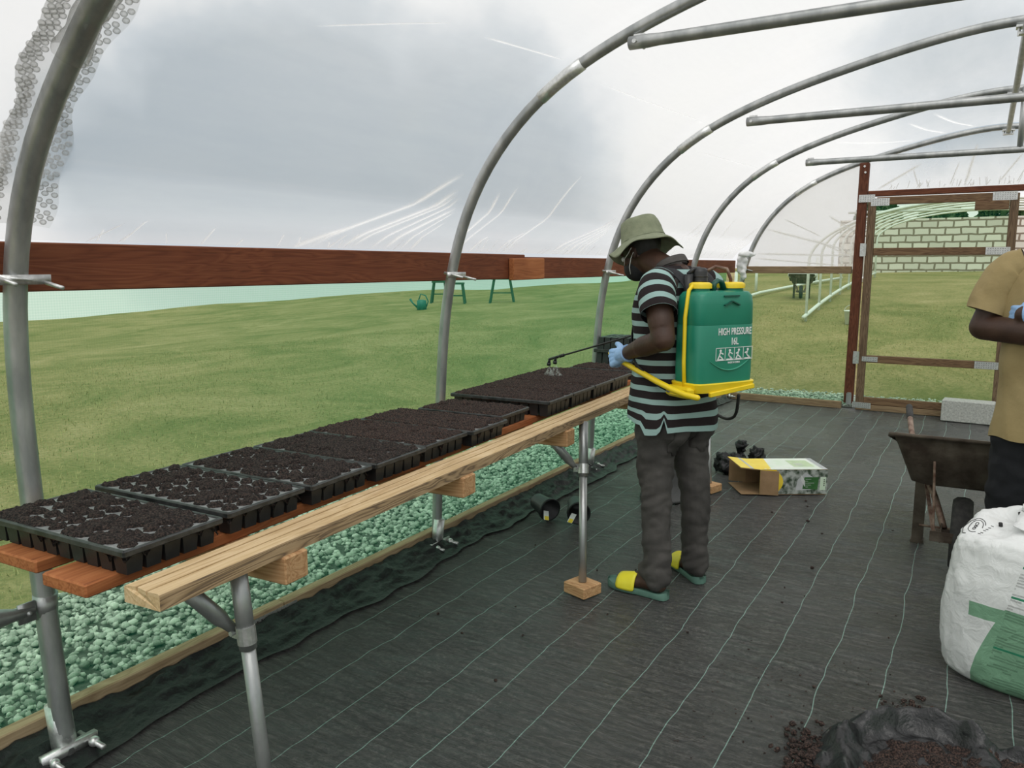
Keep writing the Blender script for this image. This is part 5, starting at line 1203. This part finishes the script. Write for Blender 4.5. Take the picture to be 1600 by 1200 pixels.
cardboard_box()

def compost_sack():
    t = thing('compost_sack', 'white plastic sack of compost with green print, slumped open at right', 'sack', (.240, 3.255, 0), R(-20))
    A, B_ = .262, .165; rows = [(.0, .90, .86), (.012, .96, .95), (.04, 1.0, 1.0), (.12, 1.02, 1.06), (.25, 1.02, 1.10), (.38, .99, 1.06), (.47, .95, 1.0), (.53, .93, .96), (.565, .90, .90), (.585, .80, .78), (.578, .62, .58), (.57, .40, .36), (.572, .18, .15), (.575, .02, .02)]
    R_ = interp_rows(rows, 46); n = 110; rings = []; uv = []
    for z, ka, kb in R_:
        rg = ell_ring((0, 0, z), A * ka, B_ * kb, n, 3.6)
        for j, p in enumerate(rg):
            k = max(0, (z - .30) / .28); p = p.copy()
            p[2] += .045 * k * (p[1] / B_) - .030 * k * max(0, -p[0] / A) + .03 * k * mnoise.noise(Vector((p[0] * 9, p[1] * 9, 2)))
            d = unit((p[0] / A ** 2, p[1] / B_ ** 2, 0)); w = .011 * mnoise.noise(Vector((p[0] * 11, p[1] * 11, p[2] * 7))) + .008 * abs(mnoise.noise(Vector((p[0] * 22 + p[2] * 12, p[1] * 22, p[2] * 14)))) * min(1, z * 12)
            p += d * w; rg[j] = p
            if p[1] < -B_ * .35 and p[0] > -A * 1.0: u = p[0] + A
            elif p[0] < -A * .6: u = -.035 + .10 * min(0, -(p[1] + B_ * .35))
            else: u = -.3
            if p[1] < -B_ * .35 and u < 0: u = 0
            uv.append((u, p[2]))
        rings.append(rg)
    b = MB(); b.loft(rings, (True, True), 0, uv); bag = b.build('sack', 'printed_sack', t, smooth=True, displace=lambda p: (.007 * abs(pn(p, 34, 2)) + .004 * pn(p, 60)) if p[2] > .02 else 0)
    # folded flaps round the mouth
    def flap(pts, nm='mouth_flap'):
        b = MB(); P = [V3(p) for p in pts]; n = 10; g = []
        for i in range(n):
            for j in range(n):
                s, q = i / (n - 1), j / (n - 1); p = (P[0] * (1 - s) + P[1] * s) * (1 - q) + (P[3] * (1 - s) + P[2] * s) * q; p = p + V3((0, 0, .02 * mnoise.noise(Vector((p[0] * 16, p[1] * 16, 3))) + .012 * math.sin(q * 3.1))); g.append(p)
        b.grid(g, n, n, 0, [(-.3, .3)] * (n * n)); return b.build(nm, 'printed_sack', t, smooth=True, solid=.003)
    flap([(-.08, .06, .61), (.22, .05, .615), (.22, -.10, .565), (-.06, -.075, .585)]); flap([(-.10, .13, .605), (.23, .13, .62), (.22, .03, .64), (-.07, .04, .63)])
    def ink(paths, nm, m, r):
        b = MB()
        for path in paths:
            P = [on_mesh(bag, (x, y, 1), (0, 0, -1)) for x, y in path]; P = [p + q * .0012 for p, q in [h for h in P if h is not None]]
            if len(P) > 1: b.tube(P, r, 6)
        return b.build(nm, m, bag, smooth=True)
    E = lambda cx, cy, a, c, k0=0, k1=360, n=20: [(cx + a * math.cos(R(k0 + (k1 - k0) * i / n)), cy + c * math.sin(R(k0 + (k1 - k0) * i / n))) for i in range(n + 1)]
    ink([E(-.195, -.045, .034, .046, 20, 250), E(-.190, -.045, .022, .032, 0, 300)] + [E(-.19, -.058 + .013 * k, .005, .005) for k in range(3)] + [[(-.167 + .004 * k, -.085 + .012 * k), (-.158 + .004 * k, -.085 + .012 * k)] for k in range(6)], 'emblem', 'ink_black', .0011)
    b = MB()
    for x, y in ((.02, .10), (-.09, .09), (.11, .11), (-.12, -.01)):
        h = on_mesh(bag, (x, y, 1), (0, 0, -1))
        if h: b.tube([h[0] - h[1] * .002, h[0] + h[1] * .014], [.007, .007], 10, flat=(1, .8))
    b.build('vent_holes', 'ink_black', bag)
compost_sack()

def soil_bag():
    t = thing('opened_soil_bag', 'torn open black plastic bag of dark soil in the lower right corner', 'bag', (.13, 2.42, 0))
    n, m = 120, 90; pts = []
    def outline(a): return .38 + .06 * math.cos(2 * a) + .03 * math.sin(3 * a + 1) + .03 * mnoise.noise(Vector((math.cos(a) * 2, math.sin(a) * 2, 5)))
    for i in range(n):
        a = 2 * math.pi * i / (n - 1)
        for j in range(m):
            r = j / (m - 1); rr = outline(a) * r; x, y = rr * math.cos(a) * 1.15, rr * math.sin(a) * .98
            rim = math.exp(-((r - .84 - .10 * mnoise.noise(Vector((math.cos(a) * 2.5, math.sin(a) * 2.5, 9)))) / .07) ** 2) * (.030 + .045 * mnoise.noise(Vector((math.cos(a) * 3.5, math.sin(a) * 3.5, 1))) + .03 * max(0, math.cos(a - 2.7)) ** 2)
            z = .005 + max(0, rim) * (1 if r < .86 else 1) + (.036 * abs(mnoise.noise(Vector((x * 13 + y * 5, y * 13, 2)))) + .016 * abs(mnoise.noise(Vector((x * 42, y * 42, 5))))) * min(1, r * 1.3) + .02 * max(0, mnoise.noise(Vector((x * 9, y * 9, 7))))
            z += .05 * math.exp(-(((x + .02 + .4 * (y - .18)) / .035) ** 2)) * (1 if y > -.02 else 0) * r
            if r > .93: z *= max(0.12, 1 - (r - .93) / .07)
            pts.append((x, y, z))
    b = MB(); b.grid(pts, n, m); b.build('plastic', 'torn_film', t, smooth=True, solid=.0015)
    b = MB(); n = 110; g = []
    for i in range(n):
        for j in range(n):
            x, y = (i / (n - 1) - .5) * .74, (j / (n - 1) - .5) * .60; r = math.hypot(x / .34, y / .28)
            z = .030 + .026 * mnoise.noise(Vector((x * 9, y * 9, 4))) + .020 * mnoise.noise(Vector((x * 26, y * 26, 1))) + .014 * mnoise.noise(Vector((x * 62, y * 62, 8))) - max(0, r - .85) * .22
            g.append((x - .01, y - .02, max(.006, z)))
    b.grid(g, n, n); b.build('soil', 'soil_red', t, smooth=True)
soil_bag()
def crumbs():
    rr = random.Random(21); b = MB()
    def lump(x, y, s): b.ball((x, y, s * .55), s, (1 + rr.uniform(-.3, .4), 1 + rr.uniform(-.3, .4), .75), 6, 4, Matrix.Rotation(rr.uniform(0, 3), 3, 'Z'))
    for k in range(150): lump(rr.gauss(-.36, .045), rr.gauss(2.42, .09), abs(rr.gauss(.004, .004)) + .0015)
    for k in range(60): lump(rr.gauss(-.34, .035), rr.gauss(2.47, .06), abs(rr.gauss(.005, .003)) + .002)
    for k in range(60): lump(rr.gauss(-.09, .05), rr.gauss(2.83, .05), abs(rr.gauss(.004, .003)) + .0015)
    for k in range(330): lump(rr.uniform(-.75, .0), rr.uniform(2.15, 3.1), abs(rr.gauss(.0012, .0012)) + .0008)
    for k in range(70): lump(rr.uniform(-2.0, -.2), rr.uniform(2.2, 5.5), abs(rr.gauss(.003, .003)) + .0015)
    tag(b.build('soil_crumbs', 'soil_red', displace=lambda p: .0022 * pn(p, 260) - .0006), 'dark soil crumbs scattered over the floor around the torn bag', 'soil', kind='stuff')
crumbs()
b = MB(); b.box((0, 0, 0), (.44, .20, .205), bev=.006)
tag(b.build('concrete_block', 'concrete', loc=(-.03, 8.73, .1035)), 'grey concrete block on the floor against the screen door', 'block').rotation_euler = (0, 0, R(-4))
def pot(loc, rz, label):
    t = thing('plant_pot', label, 'pot', loc, rz, 'black plant pots under the bench'); b = MB(); ax = (1, .1, -.12)
    b.lathe([(.002, -.075), (.048, -.075), (.063, .055), (.070, .055), (.070, .075), (.062, .075), (.046, -.066), (.002, -.066)], (0, 0, .062), 28, ax); b.build('pot', 'black_plastic', t, smooth=True)
    b = MB(); b.box((.105, -.035, .035), (.075, .03, .003), Matrix.Rotation(.5, 3, 'Y') @ Matrix.Rotation(-.4, 3, 'Z')); g = b.build('plant_tag', 'white_print', t); b = MB(); b.box((.125, -.042, .0265), (.03, .024, .002), Matrix.Rotation(.5, 3, 'Y') @ Matrix.Rotation(-.4, 3, 'Z')); b.build('tag_print', 'print_yellow', g)
pot((-2.17, 4.03, .012), R(-35), 'black plant pot with a yellow and white tag, lying left of the bench leg')
pot((-1.97, 4.08, .012), R(-62), 'black plant pot with a white tag, lying nearest the bench leg')
b = MB(); b.lathe([(.002, .002), (.125, .002), (.15, .004), (.15, .02), (.138, .03), (.130, .36), (.138, .365), (.138, .38), (.125, .382), (.002, .382)], (0, 0, 0), 40)
t = thing('bin', 'dark grey plastic bin standing behind the legs of the man in the hat', 'bin', (-1.69, 4.78, 0)); b.build('body', 'bin_grey', t, smooth=True)
b = MB(); b.tube([(-.132, -.03, .29), (-.16, -.04, .28), (-.165, 0, .265), (-.16, .04, .28), (-.132, .03, .29)], .008, 8); b.build('handle', 'bin_grey', t, smooth=True)
b = MB()
for c, r, s in (((0, 0, .05), .10, (1.4, 1, .7)), ((.10, .06, .09), .07, (1, 1, 1.2)), ((-.10, .05, .06), .08, (1, 1.2, .9)), ((.16, -.05, .04), .07, (1.5, 1, .6)), ((-.02, .10, .13), .045, (.7, .7, 1.8))): b.ball(c, r, s, 16, 10)
tag(b.build('black_film_bundle', 'black_film', remesh=(.008, 1), loc=(-1.42, 5.66, 0), displace=lambda p: max(-.03, .05 * pn(p, 11) - .06 * abs(pn(p, 24, 2)) - .03 * abs(pn(p, 50, 4)) + .02) if p[2] > .012 else 0), 'crumpled bundle of black plastic film left of the cardboard box', 'film')

# ------------------------------------------------------------------ beyond the net
def place(az, r): x, y = r * math.sin(R(az)), r * math.cos(R(az)); return x, y, ground_z(x, y)
b = MB(); x0, x1, y, zb, zt = -3.85, 15, 26, .9, 2.85
vs = [(x0, y, zb), (x1, y, zb), (x1, y, zt), (x0, y, zt), (x0, y + .2, zb), (x1, y + .2, zb), (x1, y + .2, zt), (x0, y + .2, zt)]
b.add(vs, [(0, 1, 2, 3), (5, 4, 7, 6), (3, 2, 6, 7), (1, 5, 6, 2), (4, 0, 3, 7)], 0, [(v[0], v[2] + v[1] * .0) for v in vs])
tag(b.build('block_wall', 'block_masonry'), 'pale block garden wall beyond the screen door', 'wall')
def bare_hoop(k, y):
    zg = ground_z(-2.4, y) - .05; zr = ground_z(2.4, y) - .05; H = 1.90 - .024 * (y - 13.4); P = [(-2.42, 0, zg)] + [(-2.42 * math.cos(a), 0, zg + 1.0 + (H - 1.0) * math.sin(a)) for a in np.linspace(.02, math.pi - .02, 40)] + [(2.42, 0, zr)]
    b = MB(); b.tube(P, .022, 8); o = b.build('bare_hoop', 'whitewash', smooth=True, loc=(0, y, 0)); return o
HN = ['nearest', 'second nearest', 'third nearest', 'fourth nearest', 'fifth nearest', 'sixth nearest', 'seventh nearest', 'eighth nearest', 'farthest']
for k, y in enumerate(np.linspace(13.4, 22.5, 9)): tag(bare_hoop(k, y), f'{HN[k]} of the bare metal hoops of the unfinished tunnel beyond the door', 'hoop', 'bare hoops of the unfinished tunnel')
def pipe_thing(name, label, cat, pts, r, m, group=None): b = MB(); b.tube(pts, r, 8); return tag(b.build(name, m, smooth=True), label, cat, group)
pipe_thing('ridge_pipe', 'pale ridge pipe along the bare hoops beyond the door', 'pipe', [(0, 13.2, ground_z(0, 13.2) + 1.83), (0, 18, ground_z(0, 18) + 1.80), (0, 22.6, ground_z(0, 22) + 1.80)], .022, 'whitewash')
pipe_thing('tie_pipe', 'pale level pipe across the bare hoops beyond the door', 'pipe', [(-2.2, 15.7, 2.45), (2.2, 15.7, 2.45)], .022, 'whitewash')
pipe_thing('ground_rail', 'pale ground rail at the left foot of the bare hoops', 'rail', [(-2.42, y, ground_z(-2.42, y) + .1) for y in np.linspace(13.2, 22.6, 8)], .03, 'whitewash')
def post(x, y, lab): 
    z = ground_z(x, y); pipe_thing('fence_post', lab, 'post', [(x, y, z - .05), (x, y, z + .62)], .03, 'whitewash', 'pale posts seen through the net')
post(-4.05, 15.2, 'pale post seen through the net, left of the distant wheelbarrow'); post(-4.25, 17.6, 'second pale post seen through the net, near the distant wheelbarrow'); post(-3.35, 19.6, 'pale post seen through the net, behind the distant wheelbarrow')
pipe_thing('ground_rail', 'pale rail on the grass running toward the distant wheelbarrow', 'rail', [(x, y, ground_z(x, y) + .06) for x, y in ((-4.3, 14.2), (-3.9, 16.5), (-3.4, 19), (-3.0, 21))], .03, 'whitewash')
x, y, z = place(-10.6, 16.4); w2 = wheelbarrow((x, y, z), R(8), 'distant wheelbarrow with a pale sack in it, seen through the net'); w2.scale = (.68,) * 3
b = MB(); b.ball((0, 0, 0), .22, (1.25, 1.1, .55), 18, 12); tag(b.build('sack', 'white_cloth', smooth=True, loc=(x + .015, y - .09, z + .47), displace=lambda p: .03 * pn(p, 9)), 'pale sack lying in the distant wheelbarrow', 'sack')
x, y, z = place(-7.4, 13.4); t = thing('bucket', 'small white bucket on the grass seen through the screen door', 'bucket', (x, y, z)); b = MB(); b.lathe([(.002, 0), (.085, 0), (.105, .20), (.112, .20), (.112, .215), (.1, .215), (.08, .02), (.002, .02)], n=24); b.build('body', 'white_cloth', t, smooth=True)
b = MB(); b.tube([(.108 * math.cos(a), 0, .2 + .10 * math.sin(a)) for a in np.linspace(0, math.pi, 12)], .004, 6); b.build('handle', 'bright_zinc', t)
x, y, z = place(-37.2, 19.3); t = thing('watering_can', 'teal watering can on the grass left of the second hoop', 'watering can', (x, y, z), R(28)); b = MB(); b.lathe([(.002, 0), (.12, 0), (.115, .22), (.07, .24), (.002, .24)], n=24); b.build('body', 'teal_plastic', t, smooth=True)
b = MB(); b.tube([(-.10, 0, .05), (-.22, 0, .16), (-.28, 0, .26)], [.025, .018, .03], 10); b.build('spout', 'teal_plastic', t, smooth=True); b = MB(); b.tube([(.11, 0, .06), (.16, 0, .2), (.10, 0, .34), (-.02, 0, .38), (-.07, 0, .24)], .015, 8); b.build('handle', 'teal_plastic', t, smooth=True)
def stool(az, r, h, label, wide=.34):
    x, y, z = place(az, r); t = thing('trestle', label, 'trestle', (x, y, z), R(30), 'dark green trestles in the field'); b = MB(); b.box((0, 0, h), (wide, .22, .05)); b.build('top', 'stool_green', t)
    for sx in (-1, 1):
        for sy in (-1, 1): b = MB(); b.bar((sx * wide * .36, sy * .07, h), (sx * wide * .56, sy * .16, -.03), .045, .045); b.build('leg', 'stool_green', t)
    b = MB(); b.bar((-wide * .46, 0, h * .4), (wide * .46, 0, h * .4), .03, .03); b.build('stretcher', 'stool_green', t)
stool(-34.6, 20.5, .52, 'dark green trestle just right of the second hoop'); stool(-35.9, 21.5, .55, 'dark green trestle half hidden behind the second hoop', .4); stool(-31.4, 20.2, .60, 'dark green trestle under the spliced rail', .55)
def tree(x, y, h, wd, seed, label):
    t = thing('tree', label, 'tree', (x, y, ground_z(x, y)), 0, 'trees behind the block wall'); rr = np.random.default_rng(seed); b = MB(); b.tube([(0, 0, -.1), (.05, 0, h * .3), (0, .05, h * .6)], [.14, .11, .06], 10); b.build('trunk', 'bark', t, smooth=True)
    n = 2600; d = rr.normal(size=(n, 3)); d /= np.linalg.norm(d, axis=1)[:, None]; rad = rr.uniform(.55, 1, n) ** .5; P = d * rad[:, None] * np.array([wd, wd * .8, h * .36]) + np.array([0, 0, h * .64]); P += .25 * np.array([mnoise.noise_vector(Vector(p * 1.3)) for p in P])
    u = rr.normal(size=(n, 3)); u /= np.linalg.norm(u, axis=1)[:, None]; v = np.cross(u, rr.normal(size=(n, 3))); v /= np.linalg.norm(v, axis=1)[:, None]; s = rr.uniform(.06, .14, (n, 1))
    V = np.stack([P - u * s, P + v * s * .6, P + u * s, P - v * s * .6], 1).reshape(-1, 3); b = MB(); b.add(V, [(4 * k, 4 * k + 1, 4 * k + 2, 4 * k + 3) for k in range(n)]); b.build('foliage', 'leaf', t)
for k, (x, y, h, wd, lab) in enumerate([(-3.1, 29, 2.35, .75, 'dark tree behind the wall at the left edge of the screen door'), (-1.35, 31, 2.3, .85, 'dark tree behind the wall, second from the left in the screen door'), (.45, 29.5, 2.3, .85, 'dark tree behind the wall near the middle of the screen door'), (2.4, 30.5, 2.45, .95, 'dark tree behind the wall at the right of the screen door')]): tree(x, y, h, wd, k, lab)
